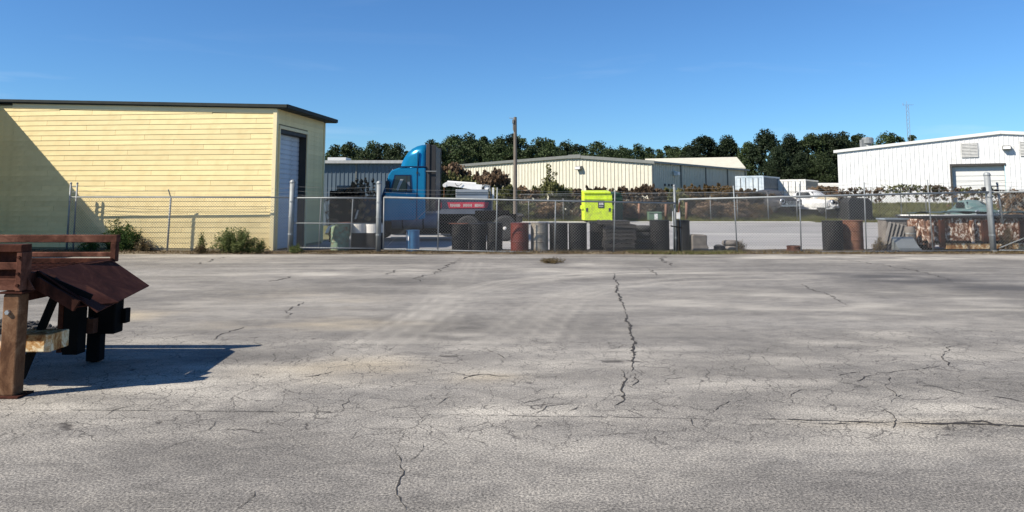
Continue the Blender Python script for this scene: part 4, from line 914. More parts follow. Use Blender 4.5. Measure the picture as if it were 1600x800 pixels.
mb = MB(); tube_path(mb, [(0, 0, 0), (.01, 0, p1.z*.5), (0, 0, p1.z)], .135, .10, 12); obj('pole', mb, 'wood_pole', up, True)
mb = MB(); mb.lathe([(.10, 0), (.09, .04), (.001, .06)], 12, (0, 0, p1.z)); obj('top', mb, 'wood_grey', up)
mb = MB(); mb.tube((-.12, -.1, p1.z-.05), (-.36, -.05, p1.z-.02), .02, 6).box(-.18, -.08, -.14, .02, p1.z-.35, p1.z-.12).tube((-.13, -.1, p1.z-.3), (-.12, -.12, p1.z-.8), .025, 6); obj('bracket', mb, 'galv_dull', up)

# ================================================================== TRACTOR TRUCK (nose to the left)
TD = 29.5; K = TD/1150.0*1.0
tx = lambda u: (u-640)*K
tzv = lambda v: at(640, v, TD).z
tr_ = thing('tractor_truck', 'teal blue day cab tractor truck with tall roof fairing', 'truck', (at(640, 310, TD).x, TD+1.25, 0))
Y0, Y1 = -1.22, 1.22
def side(pts): return [(tx(u), tzv(v)) for u, v in pts]
mb = MB(); mb.prism(side([(606, 273), (611, 266), (622, 262), (664.5, 261), (664.5, 346), (598, 346), (598, 335), (600, 303)]), Y0, Y1); obj('cab', mb, 'truck_teal', tr_, bev=.07, seg=3)
# roof fairing, narrower towards its nose
nose = [(622, 258, .62), (624, 250, .70), (628, 243, .80), (633, 236, .90), (640, 230, 1.0), (648, 226, 1.07), (656, 224, 1.11), (664, 224, 1.13)]
mb = MB(); k = 13; rings = []
for (u, v, hw) in nose:
    zt, zb = tzv(v), tzv(260.5); r_ = []
    for j in range(k):
        t = j/(k-1)*math.pi; c, s = -math.cos(t), math.sin(t)
        e = .42; xx = math.copysign(abs(c)**e, c)*hw; zz = zb+(zt-zb)*abs(s)**e; r_.append((tx(u), xx, zz))
    rings.append(r_)
vs = [p for r_ in rings for p in r_]; fs = [(i*k+j, i*k+j+1, (i+1)*k+j+1, (i+1)*k+j) for i in range(len(rings)-1) for j in range(k-1)]+[tuple(range(k)), tuple(range((len(rings)-1)*k, len(rings)*k))]
mb.add(vs, fs); obj('roof_fairing', mb, 'truck_teal', tr_, True)
mb = MB(); mb.box(tx(623), tx(664.5), Y0-.012, Y0+.05, tzv(261), tzv(259.5)); obj('seam', mb, 'truck_trim_and_shade', tr_)
mb = MB(); mb.box(tx(650.5), tx(652), Y0-.012, Y0+.02, tzv(345), tzv(262)).box(tx(651), tx(652.2), Y0+.06, Y0+.12, tzv(260), tzv(236)); obj('seam', mb, 'truck_trim_and_shade', tr_)
mb = MB(); mb.box(tx(650.2), tx(652.6), Y0-.04, Y0-.005, tzv(272), tzv(268)); obj('hinge', mb, 'black_trim', tr_)
mb = MB(); mb.prism(side([(609, 300), (616, 273), (642, 273), (644, 301)]), Y0-.018, Y0+.002); wf = obj('window_frame', mb, 'truck_trim_and_shade', tr_)
mb = MB(); mb.prism(side([(612, 299), (618, 275), (640, 275), (641.5, 299)]), Y0-.026, Y0-.019); obj('window', mb, 'glass', wf)
mb = MB(); mb.box(tx(634), tx(635.4), Y0-.034, Y0-.027, tzv(299), tzv(275)); obj('window_bar', mb, 'black_trim', wf)
mb = MB(); mb.prism(side([(636, 298), (636.5, 284), (640, 284), (640.6, 298)]), Y0-.032, Y0-.027); obj('window_vent', mb, 'slate_body', wf)
mb = MB(); mb.prism(side([(619, 296), (625, 280), (630, 280), (622, 298)]), Y0-.032, Y0-.027); obj('seat_back', mb, 'louver_grey', wf)
mb = MB(); mb.prism(side([(604, 301), (648, 301), (648, 344), (604, 344)]), Y0-.012, Y0+.01); dr = obj('door', mb, 'truck_teal', tr_, bev=.01)
mb = MB(); mb.box(tx(640), tx(646), Y0-.05, Y0-.012, tzv(312), tzv(309)); obj('handle', mb, 'black_trim', dr)
zt, zb = tzv(267), tzv(303)
mb = MB(); mb.add([(tx(598.5), -1.0, zb), (tx(598.5), 1.0, zb), (tx(610.5), .92, zt), (tx(610.5), -.92, zt), (tx(601), -1.05, zb), (tx(601), 1.05, zb), (tx(613), .95, zt), (tx(613), -.95, zt)], [(0, 1, 2, 3), (4, 5, 6, 7), (0, 1, 5, 4), (1, 2, 6, 5), (2, 3, 7, 6), (3, 0, 4, 7)]); obj('windshield', mb, 'glass', tr_)
mb = MB(); mb.tube((tx(597.5), Y0+.10, tzv(305)), (tx(611), Y0+.16, tzv(268)), .05, 6); obj('windshield_pillar', mb, 'truck_trim_and_shade', tr_)
mb = MB(); mb.prism(side([(606, 272), (612, 264), (624, 262.5), (622, 267), (613, 270.5), (607, 273.5)]), -1.12, 1.12); obj('sun_visor', mb, 'truck_trim_and_shade', tr_, bev=.02)
mb = MB(); mb.prism(side([(599, 304), (585, 306), (568, 310), (560, 316), (557, 330), (556, 352), (566, 352), (568, 345), (574, 339), (583, 337), (592, 340), (597, 346), (598, 350)]), -.98, .98); obj('hood', mb, 'truck_trim_and_shade', tr_, bev=.12, seg=3)  # darker than the cab: the shade on the hood is painted in
for (ua, ub, m2, va) in ((664.8, 670.5, 'brown_trim', 224.5), (670.6, 680, 'black_trim', 226)):
    for s in (-1, 1):
        mb = MB(); mb.box(tx(ua), tx(ub), s*1.14-.035+(.04 if ub > 671 else 0)*-s, s*1.14+.035+(.04 if ub > 671 else 0)*-s, tzv(330), tzv(va)); obj('side_extender', mb, m2, tr_, bev=.015)
mb = MB(); mb.box(tx(665), tx(679), -1.0, 1.0, tzv(330), tzv(228)); obj('cab_back', mb, 'black_trim', tr_)
mb = MB(); mb.box(tx(664.8), tx(681), Y0-.01, Y0+.02, tzv(268.2), tzv(266.8)); obj('grab_strip', mb, 'galv_dull', tr_)
mb = MB(); mb.tube((tx(606), Y0-.18, tzv(300)), (tx(606), Y0-.18, tzv(278)), .02, 6).box(tx(604), tx(609), Y0-.28, Y0-.10, tzv(300), tzv(283)); obj('mirror', mb, 'black_trim', tr_, bev=.02)
for s in (-1, 1):
    mb = MB(); mb.box(tx(560), tx(812), s*.43-.04, s*.43+.04, .78, 1.05); obj('frame_rail', mb, 'dark_steel', tr_)
mb = MB(); mb.tube((tx(612), -.92, .80), (tx(682), -.92, .80), .31, 18); ft = obj('fuel_tank', mb, 'slate_body', tr_, True)
for u in (628, 660):
    q = MB(); q.tube((tx(u), -.92, .80), (tx(u+2.5), -.92, .80), .318, 18); obj('tank_strap', q, 'black_trim', ft)
mb = MB(); mb.box(tx(566), tx(712), -.82, .82, .30, .77); obj('undercarriage', mb, 'dark_steel', tr_, bev=.05)
mb = MB(); mb.box(tx(612), tx(684), -1.16, -.84, .26, .47); obj('battery_box', mb, 'dark_steel', tr_, bev=.03)
for v, m2 in ((367, 'galv_dull'), (371, 'galv_dull')):
    mb = MB(); mb.box(tx(612)+(371-v)*.03, tx(704), -1.27+(371-v)*.02, -1.17, tzv(v)-.016, tzv(v)+.016); obj('step', mb, m2, tr_)
def wheel(parent, x, yc, r=.51, wd=.28, z=.51, name='wheel'):
    mb = MB(); w2 = wd/2; mb.lathe([(r*.58, -w2*.9), (r*.80, -w2), (r*.95, -w2*.85), (r, -w2*.6), (r, w2*.6), (r*.95, w2*.85), (r*.8, w2), (r*.58, w2*.9)], 28, (x, yc, z), 'y'); ty = obj(name, mb, 'tyre', parent, True)
    q = MB(); q.lathe([(r*.60, -w2*.85), (r*.54, -w2*.75), (r*.50, -w2*.2), (r*.30, -w2*.1), (r*.22, -w2*.7), (r*.12, -w2*.95), (.001, -w2)], 22, (x, yc, z), 'y'); obj('rim', q, 'white_dirty', ty, True)
    for k in range(8):
        a = k*math.pi/4; q = MB(); q.lathe([(.035, 0), (.035, -.012), (.001, -.012)], 8, (x+r*.40*math.cos(a), yc-w2*.22, z+r*.40*math.sin(a)), 'y'); obj('hand_hole', q, 'black_trim', ty)
for u in (583, 731, 788): wheel(tr_, tx(u), -1.06); wheel(tr_, tx(u), 1.06)
mb = MB(); mb.box(tx(553), tx(561), -1.15, 1.15, .45, .85); obj('bumper', mb, 'black_trim', tr_, bev=.05)
mb = MB(); mb.box(tx(806), tx(815), -1.15, -.4, .75, 1.08).tube((tx(809), -1.2, 1.0), (tx(817), -1.3, 1.02), .06, 8); obj('tail_bracket', mb, 'black_trim', tr_)
mb = MB(); mb.box(tx(740), tx(795), -.45, .45, 1.06, 1.2); obj('fifth_wheel', mb, 'dark_steel', tr_, bev=.03)

# service truck with boom behind it
SD = 33.0; KS = SD/1150.0
sv = thing('service_truck', 'dark service truck body with red lettered stripe and white crane boom', 'truck', (at(725, 310, SD).x, SD+1.1, 0))
sx = lambda u: (u-725)*KS
sz = lambda v: at(725, v, SD).z
mb = MB(); mb.box(sx(676), sx(768), -1.1, 1.1, sz(345), sz(312)); obj('body', mb, 'navy_body', sv, bev=.03)
mb = MB(); mb.box(sx(682), sx(756), -1.125, -1.10, sz(338), sz(327)); obj('side_locker', mb, 'slate_body', sv, bev=.008)
mb = MB(); mb.prism([(sx(699), sz(316)), (sx(702), sz(325.5)), (sx(761), sz(325)), (sx(764), sz(316))], -1.125, -1.102); sp_ = obj('stripe', mb, 'red_paint', sv)
rr = random.Random(2)
for w0, w1 in ((704, 720), (724, 738), (742, 757)):        # three short unreadable words
    u = w0
    while u < w1-1:
        q = MB(); q.box(sx(u), sx(u+rr.uniform(.7, 1.3)), -1.131, -1.126, sz(323.2), sz(318.6)); obj('lettering', q, 'white_dirty', sp_); u += 2.0
        q = MB(); q.box(sx(u-1.6), sx(u-.5), -1.130, -1.126, sz(321.3), sz(320.4)); obj('lettering', q, 'white_dirty', sp_)
mb = MB(); mb.prism([(sx(680), sz(316.5)), (sx(680), sz(325)), (sx(690), sz(325)), (sx(690), sz(316.5))], -1.122, -1.102); sp2 = obj('stripe', mb, 'red_paint', sv)
mb = MB(); mb.box(sx(682), sx(688), -1.128, -1.123, sz(322.5), sz(319)); obj('lettering', mb, 'white_dirty', sp2)
mb = MB(); mb.box(sx(712), sx(762), -1.08, -.3, sz(312), sz(296)); tbx = obj('tool_box', mb, 'alu_box', sv, bev=.02)
for v in (303, 300): 
    q = MB(); q.box(sx(712)-.01, sx(762)+.01, -1.11, -1.082, sz(v)-.012, sz(v)+.012); obj('lid_edge', q, 'galv_dull', tbx)
mb = MB(); mb.add([(sx(u), y_, sz(v)) for y_ in (-.28, .05) for u, v in ((691, 286), (695, 283.5), (752, 288), (752, 296), (735, 295.5), (700, 290), (694, 291))], [tuple(range(7)), tuple(range(7, 14))[::-1]]+[(k, 7+k, 7+(k+1) % 7, (k+1) % 7) for k in range(7)]); bm_ = obj('crane_boom', mb, 'white_clean', sv)
q = MB(); q.lathe([(.001, -.2), (.09, -.2), (.09, .2), (.001, .2)], 12, (sx(692), -.1, sz(289)), 'y'); obj('sheave', q, 'white_clean', bm_)
q = MB(); q.tube((sx(696), -.12, sz(283)), (sx(742), -.12, sz(286)), .045, 8); obj('cylinder', q, 'white_clean', bm_)
q = MB(); tube_path(q, [(sx(709), -.32, sz(286)), (sx(712), -.33, sz(290)), (sx(716), -.33, sz(289)), (sx(720), -.32, sz(286))], .012, .012, 5); obj('hose', q, 'black_trim', bm_)
q = MB(); q.tube((sx(691), -.1, sz(290)), (sx(690.5), -.1, sz(312)), .02, 6); obj('hook_cable', q, 'rust_post', bm_)
mb = MB(); mb.box(sx(751), sx(762), -.3, .1, sz(312), sz(290)); cr_ = obj('crane_column', mb, 'black_trim', sv, bev=.03)
q = MB(); q.lathe([(.001, -.5), (.10, -.5), (.10, -.3), (.001, -.3)], 12, (sx(759), .16, sz(293)), 'y'); obj('drum_cap', q, 'white_clean', cr_)
q = MB(); tube_path(q, [(sx(752), -.35, sz(292)), (sx(756), -.36, sz(288.5)), (sx(764), -.36, sz(290)), (sx(766), -.36, sz(310))], .03, .03, 6); obj('guard_rail', q, 'galv', cr_)
mb = MB(); mb.box(sx(768.5), sx(771.5), -.8, -.7, sz(312), sz(293)); obj('stake', mb, 'white_clean', sv)
for u in (700, 752): wheel(sv, sx(u), -.95, .45, .25, .45); wheel(sv, sx(u), .95, .45, .25, .45)

# dark overgrown machine beside the shed
p = at(535, 390, 28.9); ms = thing('overgrown_machine', 'dark machine cabinet buried in dry vines beside the shed corner', 'machine', (p.x, 29.6, 0))
ww = 46*28.9/1150; h = at(535, 288, 28.9).z
mb = MB(); mb.box(-ww/2, ww/2, -.6, .6, .35, h-.25); obj('cabinet', mb, 'dark_steel', ms, bev=.03); mb = MB(); mb.box(-ww/2+.25, ww/2-.2, -.5, .5, h-.24, h-.04); obj('top', mb, 'galv_dull', ms, bev=.03)
mb = MB(); mb.box(-ww/2, -ww/2+.1, -.5, .5, 0, .35).box(ww/2-.1, ww/2, -.5, .5, 0, .35); obj('skid', mb, 'dark_steel', ms)
mb = MB(); mb.add([(ww/2-.05, -.62, h-1.0), (ww/2+.03, -.62, h-1.0), (ww/2-.08, -.62, h-1.35), (ww/2-.15, -.62, h-1.35), (ww/2-.05, -.61, h-1.0), (ww/2+.03, -.61, h-1.0), (ww/2-.08, -.61, h-1.35), (ww/2-.15, -.61, h-1.35)], [(0, 1, 2, 3), (4, 5, 6, 7), (0, 1, 5, 4), (1, 2, 6, 5), (2, 3, 7, 6), (3, 0, 4, 7)]); obj('pale_tag', mb, 'white_dirty', ms)
rng = np.random.default_rng(66); C = []; RD = []
for j in range(52):
    u = rng.uniform(-ww*.72, ww*1.15); C.append((u, -.6+rng.normal()*.25, h-.15-abs(rng.normal())*.75+.15*math.sin(u*3))); RD.append((.16, .12, .09))
for j in range(16): C.append((rng.uniform(ww*.2, ww*1.2), -.5, h-.2+rng.random()*.45)); RD.append((.05, .05, .1))
vt = thing('dry_vine', 'dry brown vine draped over the dark machine beside the shed', 'vine', (p.x, 29.5, 0)); mb = MB()
for c in C[::2]: mb.tube((c[0]*.6, c[1]*.6-.2, .0 if c[0] > 0 else .5), c, .012, 3, .005, caps=False)
obj('stem', mb, 'bark', vt); obj('foliage', leaf_cloud('foliage', 'bush_brown', rng, np.array(C), np.array(RD), 20, .055, 1.2), None, vt)

# ================================================================== DRUMS AND JUNK BEHIND THE GATES
def drum(u, vb, wpx, mat, label, h=.88, D=None, lid=None, group=None, tilt=0):
    D = 24.0 if D is None else D; p = at(u, 396, D); r = wpx*D/1150/2
    t = thing('drum', label, 'drum', (p.x, D, .015), random.uniform(0, 6), group); t.rotation_euler.x = tilt
    mb = MB(); mb.lathe([(r*.97, 0), (r*1.03, .012), (r*1.03, .03), (r, .04), (r, h*.32), (r*1.035, h*.335), (r*1.035, h*.35), (r, h*.365), (r, h*.64), (r*1.035, h*.655), (r*1.035, h*.67), (r, h*.685), (r, h-.03), (r*1.035, h-.02), (r*1.035, h)], 26); obj('shell', mb, mat, t)
    mb = MB(); mb.lathe([(.001, h-.025), (r*.96, h-.025), (r*.99, h-.002)], 26); ld = obj('lid', mb, lid or mat, t)
    q = MB(); q.lathe([(.035, h-.024), (.035, h-.008), (.001, h-.008)], 10, (r*.6, 0, 0)); obj('bung', q, 'dark_steel', ld)
    return t
d0 = drum(531, 394, 28, 'mint_paint', 'mint green drum with rust bands and scrap on its lid', .84, 24.2, 'rust_red')
mb = MB(); q = at(531, 352, 24.2)
sc_ = thing('scrap_sheet', 'bent rusty sheet lying on the mint green drum', 'scrap', (q.x+.05, 24.2, .855))
mb.prism([(-.30, .0), (-.1, .05), (.2, .06), (.32, .03), (.32, .045), (.2, .075), (-.1, .065), (-.30, .015)], -.2, .25); obj('sheet', mb, 'rust_red', sc_)
rg_ = MB(); rg_.prism([(-.38, -.20), (-.28, .02), (-.12, .06), (-.1, .05), (-.24, -.02), (-.31, -.2)], -.28, -.1); rg2 = thing('rag', 'pale blue rag hanging off the left of the mint drum', 'rag', (q.x+.02, 24.0, .80)); obj('cloth', rg_, 'container_blue', rg2)
for u, l in ((561, 'dark drum with white lid band right of the mint drum'), (584, 'dark drum with white lid band beside the left gate post')):
    d1 = drum(u, 394, 26, 'drum_black', l, .84, 24.5, 'white_dirty')
    r = 26*24.5/1150/2; mb = MB(); mb.lathe([(r*1.04, .56), (r*1.05, .80), (r*1.04, .845)], 26); obj('white_band', mb, 'white_dirty', d1)
d1 = drum(645, 394, 20, 'drum_blue', 'small blue plastic drum with white label behind the left gate', .68, 23.7)
mb = MB(); p = at(645, 380, 23.7); r = 20*23.7/1150/2
lb = MB(); 
for k in range(5):
    a0, a1 = math.radians(196+k*9), math.radians(205+k*9); hgt = .16+.05*k
    lb.add([(1.045*r*math.cos(a), 1.045*r*math.sin(a), z) for a in (a0, a1) for z in (.36, .36+.26-.03*k)], [(0, 2, 3, 1)])
d1.rotation_euler.z = 0; obj('label_sticker', lb, 'white_clean', d1)
for u, wpx, m2, l, h, D in [(719, 26, 'drum_black', 'black drum under a rusty plate, below the truck rear axle', .86, 24.0), (746, 27, 'drum_black', 'black drum in the middle of three below the truck wheels', .87, 24.1), (773, 24, 'drum_black', 'narrow black drum left of the red drum', .90, 24.1),
        (812, 28, 'drum_red', 'red steel drum behind the left gate', .90, 23.9), (843, 27, 'drum_silver', 'silver grey steel drum right of the red drum', .90, 24.0), (873, 28, 'drum_black', 'black drum right of the silver drum', .89, 24.1),
        (903, 28, 'drum_black', 'black drum below the lime dumpster, middle of three', .89, 24.1), (936, 28, 'drum_black', 'black drum touching the left side of the pallet stack', .89, 24.6), (1031, 30, 'drum_black', 'wide black drum right of the pallets, before the utility box', .98, 24.1), (1066, 24, 'drum_black', 'black drum right behind the padlocked gate post', .98, 24.2),
        (1302, 30, 'drum_black', 'black drum left of the rust brown drum behind the right gate', .96, 24.2), (1333, 31, 'rust_drum', 'rust brown steel drum behind the right gate', .97, 24.4)]:
    drum(u, 396, wpx, m2, l, h, D)
p = at(717, 352, 24); rp_ = MB(); rp_.box(-.33, .30, -.2, .3, 0, .02); tag(obj('steel_plate', rp_, 'rust_red'), 'rusty steel plate lying on the black drum below the truck axle', 'plate').location = (p.x, 24.0, .88)
# pallets
pm = {}
def pallet(loc, rz, label, first=None):
    t = thing('pallet', label, 'pallet', loc, rz, 'dark pallets in the stack')
    if not pm:
        q = MB(); q.box(-.52, .52, -.045, .045, .1, .118); pm['b'] = q.mesh('deck_board'); q = MB(); q.box(-.05, .05, -.48, .48, .018, .10); pm['s'] = q.mesh('stringer')
        for m_ in pm.values(): m_.materials.append(M['pallet_black'])
    for k in range(6):
        o = bpy.data.objects.new('deck_board', pm['b']); COL.objects.link(o); o.parent = t; o.location = (0, -.43+k*.172, 0)
    for k in range(3):
        o = bpy.data.objects.new('deck_board', pm['b']); COL.objects.link(o); o.parent = t; o.location = (0, -.43+k*.43, -.10)
    for x_ in (-.46, 0, .46):
        o = bpy.data.objects.new('stringer', pm['s']); COL.objects.link(o); o.parent = t; o.location = (x_, 0, 0)
    return t
p = at(966, 396, 24.0); rr = random.Random(6)
nm = ['bottom pallet of the dark stack behind the left gate', 'second pallet from the bottom of the dark stack', 'third pallet from the bottom of the dark stack', 'fourth pallet from the bottom of the dark stack', 'fifth pallet from the bottom of the dark stack', 'sixth pallet from the bottom of the dark stack', 'seventh pallet from the bottom of the dark stack', 'topmost pallet of the dark stack, shifted left']
for k in range(8): pallet((p.x+rr.uniform(-.05, .05)-(.16 if k == 7 else 0), 24.1+rr.uniform(-.04, .04), .02+k*.122), R(90+rr.uniform(-4, 4)), nm[k])
tm_ = None
for k, l in enumerate(('bottom dark tyre of the short pile right of the pallets', 'second dark tyre of the pile right of the pallets', 'third dark tyre of the pile right of the pallets', 'top dark tyre of the pile right of the pallets')):
    p = at(1000, 396, 24.3); t = thing('tyre', l, 'tyre', (p.x+random.uniform(-.03, .03)+.1, 24.3, .02+k*.20), random.uniform(0, 6), 'piled tyres by the pallets')
    mb = MB(); mb.lathe([(.17, .03), (.22, 0), (.29, .02), (.32, .07), (.32, .13), (.29, .18), (.22, .20), (.17, .17)], 24); obj('tread', mb, 'tyre', t, True); mb = MB(); mb.lathe([(.17, .17), (.165, .1), (.17, .03)], 24); obj('bead', mb, 'black_trim', t, True)
def rock_mesh(seed, rx, ry, rz_, mat, sub=2):
    bm = bmesh.new(); bmesh.ops.create_icosphere(bm, subdivisions=sub, radius=1); rr = random.Random(seed); ph = [rr.uniform(0, 6) for _ in range(6)]
    for v in bm.verts:
        c = v.co; f = 1+.16*math.sin(3*c.x+ph[0])+.14*math.sin(4*c.y+ph[1])+.12*math.sin(5*c.z+ph[2])+rr.uniform(-.06, .06); v.co = Vector((c.x*f*rx, c.y*f*ry, c.z*f*rz_))
    me = bpy.data.meshes.new('rock'); bm.to_mesh(me); bm.free(); me.materials.append(M[mat]); return me
def lump(u, vb, D, rx, rz_, mat, name, label, cat):
    p = at(u, vb, D); o = obj(name, rock_mesh(int(u), rx, rx*.8, rz_, mat), None); o.location = (p.x, D, rz_*.85); return tag(o, label, cat)
# squarish broken concrete stump, mound, tyre, brake drum
p = at(1092, 394, 24.1); cs_ = thing('concrete_stump', 'broken grey brown concrete stump behind the right gate', 'concrete block', (p.x, 24.1, 0))
mb = MB(); mb.prism([(-.25, 0), (-.25, .50), (-.2, .55), (.20, .53), (.235, .49), (.22, .22), (.27, .15), (.27, 0)], -.2, .2); obj('block', mb, 'concrete_lump', cs_, bev=.03)
lump(1123, 393, 24.0, .20, .12, 'stone_dark', 'rubble_lump', 'low dark rubble lump right of the concrete stump', 'rubble')
p = at(1142, 393, 24.1); t = thing('tyre', 'grey worn tyre lying behind the right gate by a weed', 'tyre', (p.x, 24.2, .01))
for k in range(2):
    mb = MB(); mb.lathe([(.14, .03), (.2, 0), (.25, .02), (.27, .06), (.27, .11), (.25, .15), (.2, .17), (.14, .14)], 24, (.02*k, 0, k*.165)); obj('tread', mb, 'concrete_lump', t, True)
p = at(1240, 396, 23.8); t = thing('brake_drum', 'small rusty brake drum on the soil under the right gate', 'brake drum', (p.x, 23.75, .02))
mb = MB(); mb.lathe([(.23, 0), (.24, .03), (.22, .05), (.22, .13), (.23, .16), (.20, .18), (.16, .17), (.15, .04), (.001, .04)], 22); obj('shell', mb, 'rust_red', t); mb = MB(); mb.lathe([(.07, .04), (.07, .10), (.001, .10)], 12); obj('hub', mb, 'rust_dark', t)
# leaning boards, step box, grey tank
for k, (u0, u1, lab) in enumerate(((1379, 1388, 'leftmost grey board leaning on the pile by the step box'), (1384, 1394, 'second grey board from the left leaning by the step box'), (1390, 1400, 'third grey board from the left leaning by the step box'), (1396, 1406, 'fourth grey board leaning beside the step box'), (1401, 1412, 'rightmost grey board leaning beside the step box'))):
    a = grd(u0+3, 396); a = at(u0+2, 396, 23.9); a.z = .01; b_ = at(u1+3, 347+k*1.2, 24.25); mb = MB(); mb.bar(a, b_, .10, .035)
    t = thing('leaning_board', lab, 'board', (a.x, a.y, 0), 0, 'grey boards leaning in a bundle'); obj('plank', mb, 'wood_grey', t, world=True)
p = at(1398, 396, 24.4); t = thing('grey_cabinet', 'weathered grey cabinet behind the leaning boards', 'cabinet', (p.x+.05, 24.6, 0), R(4)); mb = MB(); mb.box(-.35, .40, -.25, .25, .0, 1.0); obj('case', mb, 'concrete_lump', t, bev=.03); mb = MB(); mb.box(-.38, .44, -.28, .28, 1.0, 1.05); obj('top', mb, 'container_side', t)
p = at(1419, 396, 23.55); t = thing('step_box', 'light grey metal step box with perforated treads at the right gate', 'step box', (p.x, 23.6, .0))
mb = MB(); mb.prism([(-.18, .09), (-.16, .11), (.26, .47), (.28, .47), (.28, .05), (.26, .05)], -.34, .34, 'x'); obj('sloped_panel', mb, 'step_grey', t)
mb = MB(); mb.box(-.35, .35, -.20, -.17, .0, .13).box(-.35, .35, -.20, .1, .125, .135); fp = obj('tread', mb, 'step_grey', t)
for k in range(10):
    q = MB(); q.lathe([(.018, 0), (.018, -.006), (.001, -.006)], 8, (-.30+k*.066, -.20, .065), 'y'); obj('hole', q, 'black_trim', fp)
p = at(1426, 372, 24.0); t = thing('grey_bottle', 'grey dome topped tank beside the leaning boards', 'tank', (p.x, 24.15, 0)); mb = MB(); mb.lathe([(.17, 0), (.18, .05), (.18, .62), (.15, .74), (.08, .79), (.001, .80)], 20); obj('shell', mb, 'concrete_lump', t, True); mb = MB(); mb.lathe([(.18, .55), (.186, .57), (.18, .59)], 20); obj('hoop', mb, 'galv_dull', t)
# rusty truck body
p = at(1444, 394, 24.1); rbx = thing('rusty_truck_body', 'rusted white truck body with ribs lying beyond the right gate', 'truck body', (p.x, 24.0, 0))
KB = 24.1/1150; bxu = lambda u: (u-1444)*KB
H0 = .10; Htop = 1.06
mb = MB(); mb.prism([(0, H0+.1), (-.03, Htop-.05), (.05, Htop), (bxu(1712), Htop-.02), (bxu(1712), H0+.1)], .05, 1.7); obj('box', mb, 'rust_white', rbx, bev=.02)
for u, w_ in ((1448, 9), (1466, 8), (1514, 5), (1532, 9), (1590, 8), (1640, 8), (1690, 8)):
    mb = MB(); mb.box(bxu(u), bxu(u+w_), -.06, .048, H0+.02, Htop-.06); obj('rib', mb, 'rust_dark' if u in (1466, 1532, 1590, 1690) else 'rust_white', rbx, bev=.012)
mb = MB(); mb.box(bxu(1474), bxu(1712), -.075, .045, H0-.02, H0+.16); obj('sill', mb, 'rust_pale', rbx, bev=.01)
mb = MB(); mb.box(-.05, bxu(1712), -.03, .046, H0+.17, H0+.24); obj('sill_groove', mb, 'dark_steel', rbx)
mb = MB(); mb.box(-.06, bxu(1712), -.04, 1.72, Htop-.06+.065, Htop+.075); obj('top_rim', mb, 'black_trim', rbx, bev=.02)
mb = MB(); mb.box(.1, .3, .1, 1.6, 0, H0+.1).box(2.2, 2.5, .1, 1.6, 0, H0+.1).box(4.2, 4.5, .1, 1.6, 0, H0+.1); obj('block', mb, 'dark_steel', rbx)
p2 = at(1444, 350, 24.1)
tp = thing('tarp', 'dark green tarp bundled on top of the rusty truck body', 'tarp', (p2.x+.1, 24.5, Htop+.075))
V, Q = grid(np.linspace(-.1, 5.2, 90), np.linspace(-.35, .9, 20), lambda X, Y: .02+.09*np.clip(vnoise(X, Y, .35, 21)*1.6-.3, 0, 1)+.05*np.cos(Y*1.6)); obj('sheet', np_mesh('tarp', V, Q, 'tarp_green'), None, tp, True)
for i, (a, b_, l, m2) in enumerate((((1404, 343), (1560, 345), 'long white pipe lying across the rusty truck body, upper one', 'white_clean'), ((1420, 348.5), (1600, 345), 'thin grey pipe slanting across the rusty truck body', 'galv'), ((1462, 352), (1640, 350), 'grey rail pipe along the top rim of the rusty truck body', 'galv'))):
    A, B = at(*a, 24.2), at(*b_, 24.2); A.z = max(A.z, Htop+.09) if i < 2 else A.z; B.z = max(B.z, Htop+.10) if i < 2 else B.z
    t = thing('pipe', l, 'pipe', (A.x, A.y, A.z)); mb = MB(); mb.tube(A, B, .016 if i else .022, 8); obj('tube', mb, m2, t, True, world=True); mb = MB(); d_ = (B-A).normalized(); mb.tube(A-d_*.01, A+d_*.05, .026, 8); obj('coupling', mb, 'galv', t, world=True)

# ================================================================== RUSTY SCREEN FRAME, left foreground
fx, fy = -4.30, 6.55
rfm = thing('rusty_steel_frame', 'rusty steel loading frame with sloping chute plate at left', 'steel frame', (fx, fy, 0))
def lb_(name, mat, boxes, bev=.006, parent=None, xf=None):
    q = MB()
    for bx in boxes: q.box(*bx)
    return obj(name, q, mat, parent or rfm, bev=bev)
# local: x right end at 0, y from 0 (near) to 1.55 (far), extends left to -3
P0 = at(30, 460, fy)-Vector((fx, fy, 0))
mb = MB(); mb.box(-.075, .075, -.065, .065, .01, .875); np_ = obj('post', mb, 'rust_post', rfm, bev=.018, seg=3); np_.location = (-.035, .0, 0)
mb = MB(); mb.box(-.13, .13, -.10, .12, 0, .018); o = obj('base_plate', mb, 'rust_dark', np_, bev=.004)
mb = MB(); mb.lathe([(.001, -.02), (.02, -.02), (.024, -.005), (.024, 0)], 6, (-.02, -.066, .72), 'y'); obj('bolt', mb, 'chrome', np_)
mb = MB(); mb.box(-.10, .10, -.08, .08, .876, .895); obj('cap_plate', mb, 'rust_dark', np_, bev=.004)
mb = MB(); mb.box(-.075, .065, -.06, .06, .01, .86); o = obj('post', mb, 'dark_steel', rfm, bev=.012); o.location = (-.06, 1.35, 0)
for dx_ in (-2.6,):
    for yy in (0, 1.35):
        mb = MB(); mb.box(-.07, .07, -.06, .06, .01, .875); o = obj('post', mb, 'rust_post', rfm, bev=.012); o.location = (dx_, yy, 0)
# near side rail assembly
lb_('near_rail', 'rust_dark', [(-3.0, .045, -.09, .05, 1.235, 1.30)])
lb_('near_rail', 'rust_red', [(-3.0, .0, -.06, -.02, 1.08, 1.145)])
lb_('near_rail', 'rust_dark', [(-3.0, .0, -.03, .01, .90, 1.235)])
lb_('near_rail', 'rust_red', [(-3.0, .0, -.07, -.031, .905, 1.005)])
lb_('near_upright', 'rust_red', [(.0, .05, -.085, .05, .90, 1.234)])
